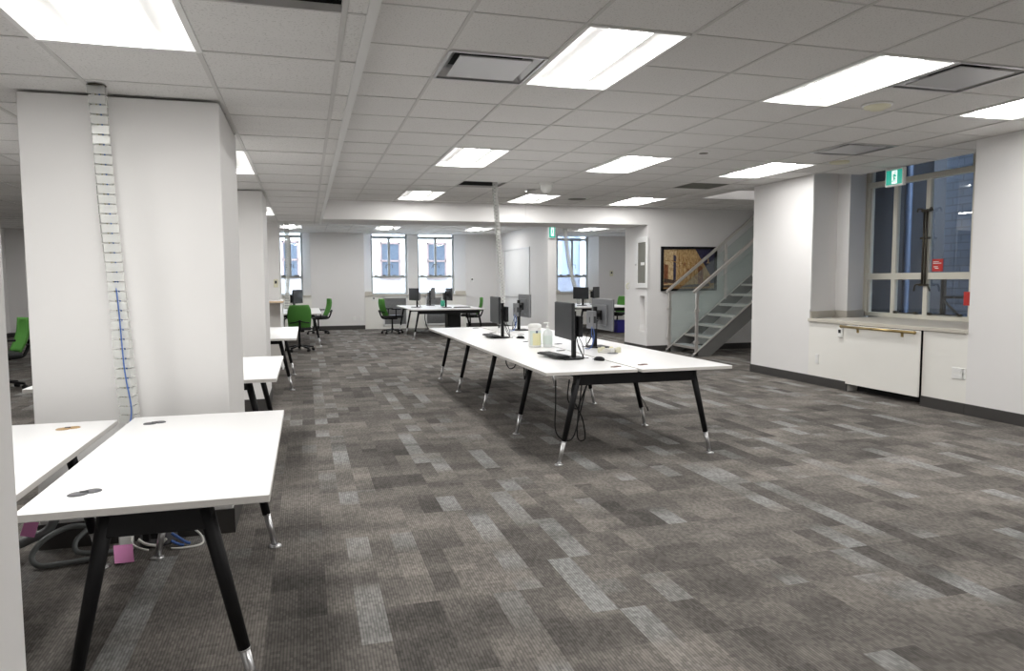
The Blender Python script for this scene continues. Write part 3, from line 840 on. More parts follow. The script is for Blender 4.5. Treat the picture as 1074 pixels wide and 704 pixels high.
# low bookcase by the last pillar
k = Kit('bookcase', 'low open white bookcase with a light wood top by the last pillar', 'bookcase', (-.9, 12.7, 0))
k.part('top', MB().box(-1.45, -.37, 12.33, 13.0, 1.10, 1.13, 'wood', .003).box(-1.45, -.37, 12.34, 13.0, 1.13, 1.135, 'white_top'))
k.part('side_panel', MB().box(-.415, -.385, 12.35, 13.0, 0, 1.10, 'white_top', .002)); k.part('side_panel', MB().box(-1.44, -1.41, 12.35, 13.0, 0, 1.10, 'white_top', .002))
k.part('back_panel', MB().box(-1.41, -.415, 12.60, 12.62, 0, 1.10, 'edge'))
k.part('shelf', MB().box(-1.41, -.415, 12.5, 12.6, .03, .05, 'white_top'))

# ------------------------------------------------------------------ chairs
def make_chair():
    r = thing('office_chair', '', 'chair'); m = MB()
    for a in range(5):
        t = a * 2 * PI / 5 + .3; c, s = math.cos(t), math.sin(t)
        m.obox((c * .03, s * .03, .12), (c * .29, s * .29, .075), .045, .03, 'plastic_black', .005)
    m.cyl((0, 0, .09), (0, 0, .15), .045, .035, 16, 'plastic_black')
    b = m.build('base', None, r)
    for a in range(5):
        t = a * 2 * PI / 5 + .3; c, s = math.cos(t), math.sin(t)
        w = MB()
        for q in (-.016, .016): w.cyl((c * .29 - s * (q - .009), s * .29 + c * (q - .009), .03), (c * .29 - s * (q + .009), s * .29 + c * (q + .009), .03), .03, n=14, m='plastic_black')
        w.cyl((c * .29, s * .29, .03), (c * .29, s * .29, .08), .008, n=8, m='plastic_black')
        w.build('caster', None, b)
    MB().cyl((0, 0, .14), (0, 0, .42), .025, .02, 14, 'plastic_black').build('gas_lift', None, r)
    s = MB(); s.box(-.24, .24, -.22, .25, .44, .51, 'plastic_dark', .03, 3); s.box(-.10, .10, -.12, .12, .40, .45, 'plastic_black', .01); s.build('seat', None, r)
    # curved mesh back: leans back, wraps round
    n, q = 10, 12; g = MB(); g.mi('green'); bm = g.bm; F = []; Bk = []
    def pt(u, v, d):
        z = .50 + .47 * v; w = .215 + .02 * math.sin(PI * v) - .03 * max(0, v - .8) / .2
        x = w * u; y = -.24 - .10 * v - .05 * math.sin(PI * v * .9) + .07 * u * u
        return (x, y - d, z)
    for d, L in ((0, F), (.014, Bk)):
        for j in range(q + 1): L.append([bm.verts.new(pt(-1 + 2 * i / n, j / q, d)) for i in range(n + 1)])
    for j in range(q):
        for i in range(n):
            f = bm.faces.new((F[j][i], F[j][i + 1], F[j + 1][i + 1], F[j + 1][i])); f.smooth = True
            f = bm.faces.new((Bk[j + 1][i], Bk[j + 1][i + 1], Bk[j][i + 1], Bk[j][i])); f.smooth = True
    for j in range(q):
        bm.faces.new((F[j][0], F[j + 1][0], Bk[j + 1][0], Bk[j][0])); bm.faces.new((F[j + 1][n], F[j][n], Bk[j][n], Bk[j + 1][n]))
    for i in range(n):
        bm.faces.new((F[q][i], F[q][i + 1], Bk[q][i + 1], Bk[q][i])); bm.faces.new((F[0][i + 1], F[0][i], Bk[0][i], Bk[0][i + 1]))
    bmesh.ops.recalc_face_normals(bm, faces=bm.faces)
    g.build('backrest', None, r)
    f = MB(); f.tube([(0, -.05, .42), (0, -.26, .43), (0, -.33, .52), (0, -.375, .66)], .022, 8, 'plastic_black')
    f.tube([(-.19, -.275, .60), (-.08, -.36, .62), (0, -.375, .64), (.08, -.36, .62), (.19, -.275, .60)], .012, 8, 'plastic_black')
    f.build('back_frame', None, r)
    for sx in (-1, 1):
        a = MB(); a.tube([(sx * .20, 0, .46), (sx * .29, 0, .47), (sx * .30, 0, .55), (sx * .29, 0, .67)], .016, 8, 'plastic_black')
        a.box(sx * .29 - .035, sx * .29 + .035, -.12, .14, .665, .695, 'plastic_black', .012, 2); a.build('armrest', None, r)
    return r
CH = 'green mesh office chairs'
chair = make_chair(); chair.location = (-.16, 15.55, 0); chair.rotation_euler = (0, 0, .05)
chair['label'] = 'green mesh office chair with its back to us at the far left table'; chair['group'] = CH
copy_tree(chair, (.30, 20.4, 0), PI / 2 + .2, 'green mesh office chair seen side on at the far end of the left table', CH)
copy_tree(chair, (2.26, 19.9, 0), -PI / 2 + .25, 'green mesh office chair seen side on at the left of the central back table', CH)
copy_tree(chair, (4.46, 19.9, 0), PI / 2 - .3, 'green mesh office chair at the right of the central back table by the partition', CH)
copy_tree(chair, (6.63, 18.28, 0), -PI / 2, 'green mesh office chair mostly hidden behind the partition end', CH)
copy_tree(chair, (8.72, 19.3, 0), PI / 2 + .45, 'green mesh office chair at the right-hand back table near the cabinet wall', CH)
copy_tree(chair, (-4.02, 11.2, 0), PI / 2 + .6, 'green mesh office chair glimpsed at the far left edge beyond the first pillar', CH)

# ------------------------------------------------------------------ monitors
def make_monitor(back):
    """24 inch screen on a stand with a small computer behind; looks along -Y"""
    r = thing('monitor', '', 'monitor')
    MB().prism([(-.12, -.11), (.12, -.11), (.125, .03), (.07, .09), (-.07, .09), (-.125, .03)], 0, .014, 'plastic_black', None, .003).build('base', None, r)
    MB().box(-.024, .024, -.005, .03, .012, .43, 'plastic_black', .004).build('post', None, r)
    b = MB(); b.box(-.27, .27, -.085, -.06, .185, .51, back, .006).box(-.17, .17, -.062, -.045, .23, .45, back, .012, 2); b.build('back_shell', None, r)
    s = MB(); s.box(-.268, .268, -.090, -.083, .187, .508, 'screen', .002); s.build('screen', None, r)
    MB().box(-.05, .05, -.05, -.03, .29, .39, 'plastic_black', .004).box(-.02, .02, -.04, .0, .32, .36, 'plastic_black', .003).build('arm', None, r)
    c = MB().box(-.09, .09, .032, .072, .20, .385, back if back == 'silver' else 'plastic_black', .004)
    c = c.build('mini_computer', None, r)
    d = MB()
    for k in range(0 if back == 'silver' else 6): d.box(-.06, .06, .0725, .074, .23 + k * .022, .238 + k * .022, 'plastic_dark')
    if back == 'silver': d.box(-.012, .012, .0725, .074, .26, .32, 'plastic_dark')
    d.box(-.092, -.089, .04, .064, .26, .33, 'plastic_dark'); d.build('vent_slots', None, c)
    w = MB()
    w.tube([(.03, .05, .20), (.06, .08, .12), (.02, .10, .05), (-.03, .11, .012), (-.08, .12, .008)], .0035, 6, 'plastic_black')
    w.tube([(-.03, .05, .20), (-.07, .07, .14), (-.05, .10, .06), (.02, .10, .01), (.07, .13, .008)], .0035, 6, 'plastic_black')
    w.tube([(.0, -.04, .30), (.05, .02, .20), (.03, .05, .10), (.06, .09, .015)], .0035, 6, 'plastic_black')
    w.build('cable', None, r)
    return r
GM = 'monitors on stands'
mdark = make_monitor('plastic_dark'); mdark.location = (2.30, 6.06, .741); mdark.rotation_euler = (0, 0, -PI / 2 - .06)
mdark['label'] = 'large black monitor facing left with a keyboard at its foot, nearest on the long table'; mdark['group'] = GM
msil = make_monitor('silver'); msil.location = (2.93, 7.02, .741); msil.rotation_euler = (0, 0, PI / 2 + .0)
msil['label'] = 'monitor showing its grey back and silver mini computer, nearer right side of the long table'; msil['group'] = GM
copy_tree(mdark, (2.31, 8.55, .741), -PI / 2 - .06, 'black monitor facing left at the far half of the long table', GM)
copy_tree(msil, (2.91, 9.78, .741), PI / 2 + .0, 'monitor showing its grey back with a blue cable, far right of the long table', GM)
for o_, l_ in (((2.84, 19.2), 'monitor turned left on the central back table, nearest the green side-on chair'), ((3.56, 18.75), 'monitor at the right of the central back table beside the green bottle'), ((3.38, 20.2), 'monitor in the middle of the central back table, farthest of its three')):
    rz = {2.84: -PI / 2 + .35, 3.56: PI / 2 + .1, 3.38: PI / 2 - .35}[o_[0]]
    copy_tree(msil if o_[0] != 3.56 else mdark, (*o_, .741), rz, l_, GM)
copy_tree(mdark, (-.27, 17.8, .741), PI / 2 - .4, 'black monitor on the far left table in front of the window', GM)
copy_tree(mdark, (7.36, 18.6, .741), -PI / 2 + .5, 'black monitor facing left on the table behind the partition end', GM)
copy_tree(mdark, (7.98, 19.3, .741), PI / 2 - .7, 'monitor turned away, right of its twin on the table past the partition', GM)

# ------------------------------------------------------------------ things on the long table
def keyboard(label, x, y, rz, z=.74):
    r = thing('keyboard', label, 'keyboard', (x, y, z), rz)
    MB().box(-.22, .22, -.065, .065, .0, .016, 'plastic_black', .004).build('body', None, r)
    k = MB()
    for a in range(5):
        for b in range(15): k.box(-.205 + b * .0275, -.182 + b * .0275, -.055 + a * .022, -.037 + a * .022, .016, .022, 'plastic_dark', .002)
    k.build('keys', None, r)
keyboard('black keyboard tucked at the foot of the nearest monitor', 2.165, 6.20, PI / 2 + .1, .757)
keyboard('black keyboard with a pale mat at the foot of the far left-facing monitor', 2.20, 8.62, PI / 2, .757)
keyboard('black keyboard lying on the central back table near its right edge', 3.95, 18.6, .2)
def mouse(label, x, y, rz):
    r = thing('mouse', label, 'mouse', (x, y, .7405), rz)
    m = MB(); m.lathe([(0, 0), (.031, 0), (.033, .012), (.028, .026), (.016, .034), (0, .036)], n=18, m='plastic_black', sy=1.7); m.build('shell', None, r)
    MB().cyl((0, -.02, .028), (0, -.02, .036), .004, n=8, m='plastic_dark').build('wheel', None, r)
    MB().tube([(0, .05, .012), (.01, .07, .004), (.02, .09, .004), (.045, .10, .004)], .0022, 6, 'plastic_dark').build('cord', None, r)
mouse('black mouse near the front end of the long table', 2.47, 5.84, .5)
mouse('black mouse beside the white tub, toward the far end of the long table', 2.50, 8.36, .6)
# wipes tub
k = Kit('wipes_tub', 'white tub of wipes with a yellow label on the long table', 'tub', (2.335, 7.28, .74))
k.part('body', MB().lathe([(0, 0), (.066, 0), (.068, .01), (.068, .20), (.064, .205), (0, .205)], (2.335, 7.28, .7405), 28, 'plastic_white'))
k.part('lid', MB().lathe([(.070, .0), (.072, .004), (.072, .03), (.05, .042), (0, .044)], (2.335, 7.28, .74 + .205), 28, 'plastic_white'))
l = MB(); i1 = l.mi('label_yellow'); i2 = l.mi('label_pale'); i3 = l.mi('conduit'); bm = l.bm
prev = None
for q in range(15):
    a = math.radians(205 + q * 9.5); p = [bm.verts.new((2.335 + .0688 * math.cos(a), 7.28 + .0688 * math.sin(a), .74 + z)) for z in (.02, .15, .175)]
    if prev:
        f1 = bm.faces.new((prev[0], p[0], p[1], prev[1])); f1.material_index = 1 if q < 4 or q > 12 else 0
        f2 = bm.faces.new((prev[1], p[1], p[2], prev[2])); f2.material_index = 2 if q in (7, 8) else 1
    prev = p
k.part('label', l)
k = Kit('pump_bottle', 'clear hand sanitiser pump bottle beside the white tub', 'bottle', (2.46, 7.22, .74))
k.part('body', MB().lathe([(0, 0), (.048, 0), (.052, .008), (.052, .13), (.045, .165), (.018, .185), (.016, .20), (0, .20)], (2.46, 7.22, .7405), 24, 'bottle'))
k.part('pump', MB().cyl((2.46, 7.22, .94), (2.46, 7.22, .965), .017, n=14, m='plastic_white').cyl((2.46, 7.22, .96), (2.46, 7.22, .995), .006, n=10, m='plastic_white').box(2.415, 2.475, 7.208, 7.232, .99, 1.005, 'plastic_white', .004))
k.part('label', MB().lathe([(.0525, .03), (.0528, .035), (.0528, .12), (.0525, .125)], (2.46, 7.22, .74), 24, 'label_pale'))
# a coil of pale adapters
r = thing('adapter_bundle', 'small heap of clear and yellow cable ends on the right half of the long table', 'cables', (2.83, 6.45, .7415))
w = MB()
for a in range(3): w.tube([(.06 * math.cos(t + a) + (a - 1) * .03, .06 * math.sin(t + a), .0095 + .012 * a) for t in [q * PI / 4 for q in range(9)]], .008, 6, 'white_cable')
w.build('coil', None, r)
for x, y, m_ in ((-.09, .02, 'plastic_cream'), (-.03, .08, 'plastic_cream'), (.05, .06, 'label_yellow'), (.10, -.01, 'plastic_cream'), (.0, -.06, 'plastic_white'), (.06, -.05, 'plastic_cream')):
    MB().box(x - .018, x + .018, y - .014, y + .014, 0, .05, m_, .005).build('plug', None, r)
MB().lathe([(0, 0), (.05, 0), (.05, .006), (0, .006)], (0, -.09, 0), 18, 'silver').build('disc', None, r)
# a blue cable by each silver monitor
for lab, (x, y) in (('blue cable hanging behind the nearer silver mini computer', (2.82, 6.86)), ('blue cable hanging at the far monitor with a grey back', (2.80, 9.64))):
    o = MB().tube([(x, y, .97), (x - .012, y - .012, .90), (x + .006, y - .008, .83), (x - .012, y - .02, .775), (x - .05, y - .05, .7495), (x - .09, y - .03, .7495)], .0042, 8, 'blue_cable').tube([(x + .01, y - .01, .95), (x + .016, y - .02, .88), (x, y - .025, .80), (x - .02, y - .015, .7495)], .0042, 8, 'blue_cable').build('network_cable')
    rebase(o, (x, y, .746)); tag(o, lab, 'cable', 'blue network cables')
# loops of cable under the long table
def cab(name, label, pts, r=.006, m='plastic_black', n=6):
    w = MB()
    for p in pts: w.tube(p, r, n, m)
    o = w.build(name); p0 = min((q for p in pts for q in p), key=lambda q: q[2]); rebase(o, p0)
    return tag(o, label, 'cable', 'cables under the tables')
cab('power_cable', 'thick dark cable looping below the near left corner of the long table',
    [[(2.02, 5.72, .60), (2.02, 5.72, .40), (2.01, 5.70, .18), (2.06, 5.66, .10), (2.14, 5.62, .12), (2.2, 5.6, .35), (2.25, 5.6, .56)],
     [(2.12, 5.55, .62), (2.10, 5.55, .50), (2.14, 5.54, .40), (2.20, 5.55, .28), (2.22, 5.55, .12), (2.15, 5.54, .14), (2.17, 5.55, .40), (2.25, 5.55, .60)],
     [(2.10, 5.60, .62), (2.08, 5.58, .45), (2.16, 5.56, .38), (2.20, 5.57, .60)]])
cab('power_cable', 'thin cable sagging below the left edge of the long table', [[(1.93, 6.95, .705), (1.92, 6.93, .62), (1.93, 6.83, .575), (1.95, 6.72, .61), (1.95, 6.68, .705)]], .006)
cab('power_cable', 'small cable loop at the left edge of the long table, nearer than the sagging cable', [[(1.94, 6.42, .705), (1.94, 6.38, .62), (1.93, 6.33, .53), (1.93, 6.28, .60), (1.93, 6.26, .705)]], .006)
cab('power_cable', 'wisp of thin cable hanging under the right half of the long table', [[(2.74, 5.7, .70), (2.76, 5.68, .50), (2.82, 5.66, .38), (2.86, 5.66, .30), (2.85, 5.66, .34)], [(2.72, 5.7, .64), (2.74, 5.68, .55), (2.77, 5.68, .60), (2.74, 5.7, .64)]], .003)
cab('network_cable', 'dark cable looping under the central back table', [[(2.95, 18.5, .60), (2.97, 18.6, .4), (3.1, 18.75, .15), (3.4, 18.9, .014), (3.62, 19.0, .014)]], .012)

# ------------------------------------------------------------------ hanging cable risers
def riser(label, pts, w, step, cables, plate=True, extra=None):
    k = Kit('cable_riser', label, 'cable riser', pts[-1], 'cable risers from the ceiling')
    P = spline(pts, 24); L = [0]
    for a, b in zip(P, P[1:]): L.append(L[-1] + (b - a).length)
    def at(s):
        for i in range(len(P) - 1):
            if L[i + 1] >= s: return P[i].lerp(P[i + 1], (s - L[i]) / max(L[i + 1] - L[i], 1e-6))
        return P[-1]
    n = int(L[-1] / step); sp = MB()
    for i in range(n):
        s = (i + .5) * step; p = at(s); d = (at(min(s + .02, L[-1])) - at(max(s - .02, 0))).normalized()
        hgt = step * .84
        yaw = .35 * math.sin(i * .13)
        R = Vector((math.cos(yaw), math.sin(yaw), 0)); B = d.cross(R).normalized()
        for sgn in (-1, 1):   # open clips either side of a thin neck
            a = p + B * (sgn * w * .34)
            sp.obox(a - R * w / 2, a + R * w / 2, .004, hgt, 'spine', 0, d)
        for sgn in (-1, 1):
            a = p + R * (sgn * w * .48)
            sp.obox(a - B * w * .34, a + B * w * .34, .004, hgt, 'spine', 0, d)
        q = at(min((i + 1) * step, L[-1]))
        sp.obox(p - d * 0, q, .008, .008, 'spine')
    k.part('spine', sp)
    for off, m_, rr in cables:
        k.part('cable', MB().tube([Vector(p) + Vector((off * w, -.01 * w, 0)) for p in pts], rr, 6, m_, 16))
    if extra: k.part('cable', MB().tube(extra, .0036, 8, 'blue_cable', 10))
    if plate:
        p = pts[0]
        k.part('ceiling_plate', MB().lathe([(0, -.006), (w * .55, -.006), (w * .6, 0), (0, .0)], (p[0], p[1], p[2]), 20, 'bronze'))
    return k
riser('clear white segmented cable riser hanging in front of the first pillar', [(-1.0, 4.18, LO), (-.99, 4.18, 2.2), (-.975, 4.18, 1.8), (-.945, 4.17, 1.35), (-.925, 4.15, 1.0), (-.918, 4.175, .76), (-.92, 4.17, .66)], .078, .050,
      ((.12, 'blue_cable', .004), (-.12, 'olive_cable', .003)), extra=[(-.955, 4.16, 1.5), (-.935, 4.13, 1.3), (-.915, 4.10, 1.0), (-.888, 4.085, .80), (-.90, 4.07, .70)])
riser('clear segmented cable riser hanging from the ceiling over the long table', [(2.69, 10.28, HI + .02), (2.70, 10.28, 2.6), (2.73, 10.25, 2.1), (2.76, 10.22, 1.6), (2.78, 10.2, 1.2), (2.72, 10.2, .75)], .062, .05,
      ((.12, 'grey_cable', .008), (-.15, 'plastic_dark', .007)), False)
riser('thin pale cable riser in front of the far left back window', [(-.42, 18.3, HI), (-.41, 18.3, 2.3), (-.42, 18.3, 1.7), (-.44, 18.3, 1.2), (-.46, 18.3, .75)], .10, .06, ((.1, 'white_cable', .008),))
riser('thin pale cable riser in front of the rightmost back window', [(6.95, 18.9, HI), (7.0, 18.9, 2.4), (7.08, 18.9, 1.9), (7.2, 18.9, 1.4), (7.35, 18.95, 1.0), (7.4, 19.0, .75)], .10, .06, ((.1, 'white_cable', .008),))

# ------------------------------------------------------------------ clutter under the near desk
CB = 'cables under the tables'
o = MB().tube([(-1.52, 4.22, .07), (-1.42, 4.22, .11), (-1.34, 4.24, .15), (-1.30, 4.26, .24)], .024, 10, 'grey_cable').build('flexible_conduit')
tag(rebase(o, (-1.52, 4.22, .05)), 'thick ribbed grey conduit sloping down behind the desk with the tan grommet', 'cable', CB)
o = MB().tube([(-1.16, 4.24, .15), (-1.25, 4.22, .155), (-1.34, 4.15, .12), (-1.38, 4.10, .06), (-1.34, 4.06, .020), (-1.24, 4.06, .018), (-1.08, 4.10, .018)], .014, 10, 'grey_cable').build('flexible_conduit')
tag(rebase(o, (-1.24, 4.06, .005)), 'grey conduit curling in a wide loop on the carpet under the near desk', 'cable', CB)
o = MB().tube([(-1.14, 4.30, .17), (-1.17, 4.28, .12), (-1.21, 4.22, .08), (-1.20, 4.18, .035), (-1.12, 4.17, .020), (-1.0, 4.165, .020)], .013, 10, 'grey_cable').build('flexible_conduit')
tag(rebase(o, (-1.12, 4.17, .007)), 'smaller grey conduit loop inside the wide one under the near desk', 'cable', CB)
k = Kit('power_box', 'black power box hung under the near desk behind the conduits', 'power box', (-.62, 3.3, .5))
k.part('case', MB().box(-.86, -.40, 3.2, 3.36, .50, .62, 'plastic_black', .006)); k.part('socket', MB().box(-.60, -.55, 3.19, 3.20, .53, .59, 'plastic_white', .003)); k.part('bracket', MB().box(-.64, -.60, 3.26, 3.30, .61, .708, 'plastic_black'))
o = MB().box(-.045, .045, -.055, .055, 0, .0015, 'pink').build('sticky_note'); o.location = (-.945, 4.04, .045); o.rotation_euler = (.65, .12, .35)
tag(o, 'pink paper note leaning on the white plug under the near desk', 'note', 'pink notes')
o = MB().box(-.032, .032, -.038, .038, 0, .0015, 'pink').build('sticky_note'); o.location = (-1.40, 4.15, .185); o.rotation_euler = (1.2, .3, .2)
tag(o, 'dim pink paper note above the sloping grey conduit', 'note', 'pink notes')
k = Kit('power_adapter', 'white square plug behind the pink note', 'plug', (-.97, 4.2, 0))
k.part('body', MB().box(-1.0, -.935, 4.18, 4.24, .0, .12, 'plastic_white', .008)); k.part('lead', MB().tube([(-.935, 4.2, .08), (-.925, 4.13, .07), (-.89, 4.10, .05), (-.84, 4.10, .03)], .005, 8, 'white_cable'))
k = Kit('network_box', 'grey box with black markings on the carpet beside the far leg of the near desk', 'box', (-.84, 4.25, 0))
k.part('case', MB().prism([(-.91, 4.22), (-.78, 4.22), (-.72, 4.30), (-.88, 4.32)], 0, .12, 'grom', None, .012)); k.part('marking', MB().box(-.89, -.86, 4.215, 4.219, .04, .09, 'plastic_black').box(-.85, -.81, 4.215, 4.219, .05, .08, 'plastic_black'))
k.part('strap', MB().tube([(-.91, 4.205, .06), (-.87, 4.20, .03), (-.81, 4.20, .02), (-.77, 4.205, .05)], .008, 8, 'white_cable'))
o = MB().tube([(-.70, 4.30, .10), (-.64, 4.27, .07), (-.60, 4.24, .04), (-.585, 4.20, .012), (-.62, 4.16, .008), (-.70, 4.15, .008), (-.74, 4.16, .008)], .006, 8, 'white_cable').build('network_cable')
tag(rebase(o, (-.62, 4.16, .002)), 'white cable looping on the carpet under the near desk', 'cable', CB)
o = MB().tube([(-.745, 4.21, .075), (-.71, 4.205, .05), (-.67, 4.20, .02), (-.65, 4.20, .012)], .008, 8, 'blue_cable').tube([(-.745, 4.19, .04), (-.71, 4.185, .02), (-.68, 4.18, .012)], .008, 8, 'blue_cable').build('network_cable')
tag(rebase(o, (-.68, 4.19, .004)), 'blue cable beside the white loop under the near desk', 'cable', 'blue network cables')

# back-area floor items and table items
k = Kit('computer_tower', 'black computer tower standing under the central back table', 'computer', (3.88, 19.5, 0))
k.part('case', MB().box(3.70, 4.06, 19.3, 19.75, 0, .62, 'plastic_black', .01)); k.part('front_panel', MB().box(3.72, 4.04, 19.285, 19.30, .03, .60, 'plastic_dark', .003)); 
k = Kit('waste_bin', 'blue waste bin on the carpet at the right-hand back table', 'bin', (8.33, 18.25, 0))
k.part('body', MB().prism([(8.20, 18.12), (8.46, 18.12), (8.46, 18.38), (8.20, 18.38)], 0, .32, 'blue_bin', None, .01)); k.part('rim', MB().box(8.18, 8.48, 18.10, 18.40, .32, .345, 'blue_bin', .006))
k = Kit('water_bottle', 'green bottle on the central back table between two monitors', 'bottle', (3.62, 19.6, .74))
k.part('body', MB().lathe([(0, 0), (.06, 0), (.06, .14), (.055, .16), (0, .16)], (3.62, 19.6, .74), 18, 'bottle_green')); k.part('cap', MB().lathe([(.045, 0), (.045, .05), (.03, .08), (0, .08)], (3.62, 19.6, .90), 16, 'label_pale'))

# ------------------------------------------------------------------ wall fittings
k = Kit('whiteboard', 'large blank whiteboard on the partition wall', 'whiteboard', (5.79, 19.75, 1.65))
k.part('surface', MB().box(5.782, 5.798, 18.5, 21.0, .97, 2.33, 'whiteboard'))
f = MB()
for z in (.97, 2.33): f.box(5.774, 5.799, 18.48, 21.02, z - .012, z + .012, 'aluminium')
for y in (18.5, 21.0): f.box(5.774, 5.799, y - .012, y + .012, .97, 2.33, 'aluminium')
k.part('frame', f)
def plate(label, x, y, z, ax, w, h, kind='outlet', grp='wall outlets'):
    """small wall plate; ax = 'x' faces -X, 'y' faces -Y"""
    k = Kit('wall_outlet' if kind == 'outlet' else kind, label, kind.replace('_', ' ') if kind != 'outlet' else 'outlet', (x, y, z), grp)
    def B(m, a0, a1, z0, z1, d0, d1, mm, bev=.002):
        if ax == 'x': m.box(x - d1, x - d0, y + a0, y + a1, z + z0, z + z1, mm, bev)
        else: m.box(x + a0, x + a1, y - d1, y - d0, z + z0, z + z1, mm, bev)
        return m
    if kind == 'thermostat':
        k.part('body', B(MB(), -w / 2, w / 2, -h / 2, h / 2, 0, .025, 'plastic_white' if 'white' in label else 'plastic_cream', .005))
        k.part('display', B(MB(), -w * .25, w * .25, -h * .05, h * .3, .025, .028, 'plastic_dark', 0))
    else:
        k.part('plate', B(MB(), -w / 2, w / 2, -h / 2, h / 2, 0, .008, 'plastic_white'))
        s = MB()
        for q in (-.25, .25): B(s, -w * .25, w * .25, h * q - h * .14, h * q + h * .14, .008, .011, 'trimwhite', 0)
        k.part('socket', s)
plate('white thermostat with a dark display on the casing under the right window', XR, 7.80, .75, 'x', .085, .125, 'thermostat', 'thermostats')
plate('narrow white outlet low on the casing left of the radiator cover', XR, 8.24, .36, 'x', .07, .13)
plate('wide white outlet low on the casing right of the radiator cover', XR, 6.03, .43, 'x', .15, .125)
plate('small white outlet plate beside the wide one, right of the radiator cover', XR, 5.975 - .075, .425, 'x', .01, .12) if False else None
plate('narrow white outlet at the right end of the window casing', XR, 5.955 + .0, .43, 'x', .04, .12)
plate('white outlet on the back wall right of the far left table', .45, YB, .34, 'y', .09, .12)
plate('white outlet on the back wall, left of a close pair', 1.36, YB, .33, 'y', .09, .12)
plate('white outlet on the back wall, right of a close pair near the window bay', 1.58, YB, .33, 'y', .09, .12)
plate('white outlet on the back wall beside the partition', 5.3, YB, .36, 'y', .09, .12)
plate('small white thermostat under the back windows above the grille', 1.95, 21.96, .91, 'y', .09, .12, 'thermostat', 'thermostats')
plate('cream thermostat on the last pillar', -.50, 13.08, 1.42, 'y', .07, .14, 'thermostat', 'thermostats')
plate('cream thermostat on the wall right of the rightmost back window', 9.72, YB, 1.66, 'y', .11, .18, 'thermostat', 'thermostats')
plate('small cream thermostat between back windows and whiteboard', 5.0, YB, 1.47, 'y', .10, .13, 'thermostat', 'thermostats')
# radiator cover and brass rail of the window bay
o = MB().box(6.655, 6.68, 6.508, 7.652, .10, .855, 'panel', .003).build('radiator_cover'); rebase(o, (6.67, 7.08, .10))
tag(o, 'large flat white radiator cover under the right window', 'radiator cover')
MB().box(6.68, 6.855, 6.7, 6.73, .3, .5, 'panel').box(6.68, 6.855, 7.4, 7.43, .3, .5, 'panel').build('bracket', None, o).data.transform(Matrix.Translation((-6.67, -7.08, -.10)))
k = Kit('brass_rod', 'brass rod along the top edge of the radiator cover', 'rod', (6.63, 7.1, .83))
k.part('rod', MB().cyl((6.62, 7.72, .835), (6.62, 6.55, .835), .016, n=14, m='brass').cyl((6.625, 7.725, .835), (6.625, 7.70, .835), .02, n=14, m='brass').cyl((6.625, 6.57, .835), (6.625, 6.545, .835), .02, n=14, m='brass'))
for y in (7.45, 6.75): k.part('bracket', MB().cyl((6.62, y, .83), (6.648, y, .80), .006, n=8, m='brass').box(6.642, 6.6545, y - .015, y + .015, .77, .82, 'brass', .002))
# red signs at the window
k = Kit('warning_sign', 'small red sign with white lines stuck on the right window', 'sign', (7.93, 7.52, 1.6), 'red signs')
k.part('plate', MB().box(7.934, 7.944, 7.44, 7.60, 1.54, 1.70, 'red'))
t = MB()
for z, a, b in ((1.665, 7.585, 7.50), (1.645, 7.585, 7.46), (1.60, 7.575, 7.51), (1.58, 7.555, 7.50)): t.box(7.932, 7.934, b, a, z - .005, z + .005, 'sign_white')
k.part('lettering', t)
o = MB().box(7.88, 7.90, 6.94, 7.06, 1.11, 1.28, 'red').build('red_tag'); rebase(o, (7.89, 7.0, 1.11)); tag(o, 'plain red card at the right edge of the window frame', 'sign', 'red signs')
# hose cabinet, niche and hook on the return wall (x = 6.57)
k = Kit('hose_cabinet', 'tall narrow white wall cabinet with a dark glass front beside the picture', 'cabinet', (6.56, 13.35, 1.3))
xa = 6.57
f = MB()
f.box(xa - .03, xa - .0005, 13.06, 13.14, 1.28, 2.30, 'trimwhite', .003).box(xa - .03, xa - .0005, 13.50, 13.62, 1.28, 2.30, 'trimwhite', .003)
f.box(xa - .03, xa - .0005, 13.14, 13.5, 1.28, 1.38, 'trimwhite', .003).box(xa - .03, xa - .0005, 13.14, 13.5, 2.20, 2.30, 'trimwhite', .003)
k.part('frame', f)
k.part('pane', MB().box(xa - .016, xa - .010, 13.14, 13.5, 1.38, 2.2, 'grille'))
k.part('tag', MB().box(xa - .024, xa - .017, 13.20, 13.36, 1.74, 1.80, 'plastic_white')); k.part('knob', MB().cyl((xa - .03, 13.56, 1.76), (xa - .05, 13.56, 1.76), .015, n=10, m='chrome'))
k = Kit('wall_hook', 'small cream hook on the wall left of the glass-fronted cabinet', 'hook', (6.56, 13.95, 1.35))
k.part('plate', MB().box(xa - .012, xa - .0005, 13.92, 13.98, 1.28, 1.42, 'plastic_white', .002)); k.part('hook', MB().tube([(xa - .012, 13.95, 1.38), (xa - .06, 13.95, 1.34), (xa - .05, 13.95, 1.28), (xa - .02, 13.95, 1.26)], .012, 8, 'plastic_cream'))
# grilles under the back windows
def radiator_grille(label, a, b):
    k = Kit('radiator_grille', label, 'grille', ((a + b) / 2, 21.95, .1), 'radiator grilles')
    f = MB(); f.box(a, a + .05, 21.935, 21.958, .08, .98, 'trimwhite', .003).box(b - .05, b, 21.935, 21.958, .08, .98, 'trimwhite', .003).box(a, b, 21.935, 21.958, .93, .98, 'trimwhite', .003).box(a, b, 21.935, 21.958, .08, .13, 'trimwhite', .003)
    k.part('frame', f); s = MB()
    for q in range(24): z = .14 + q * .033; s.box(a + .05, b - .05, 21.942, 21.955, z, z + .022, 'silver')
    k.part('louvres', s)
radiator_grille('grey louvred radiator grille behind the side-on green chair', 2.22, 2.97)
radiator_grille('grey louvred radiator grille behind the monitors of the central back table', 3.50, 4.2)

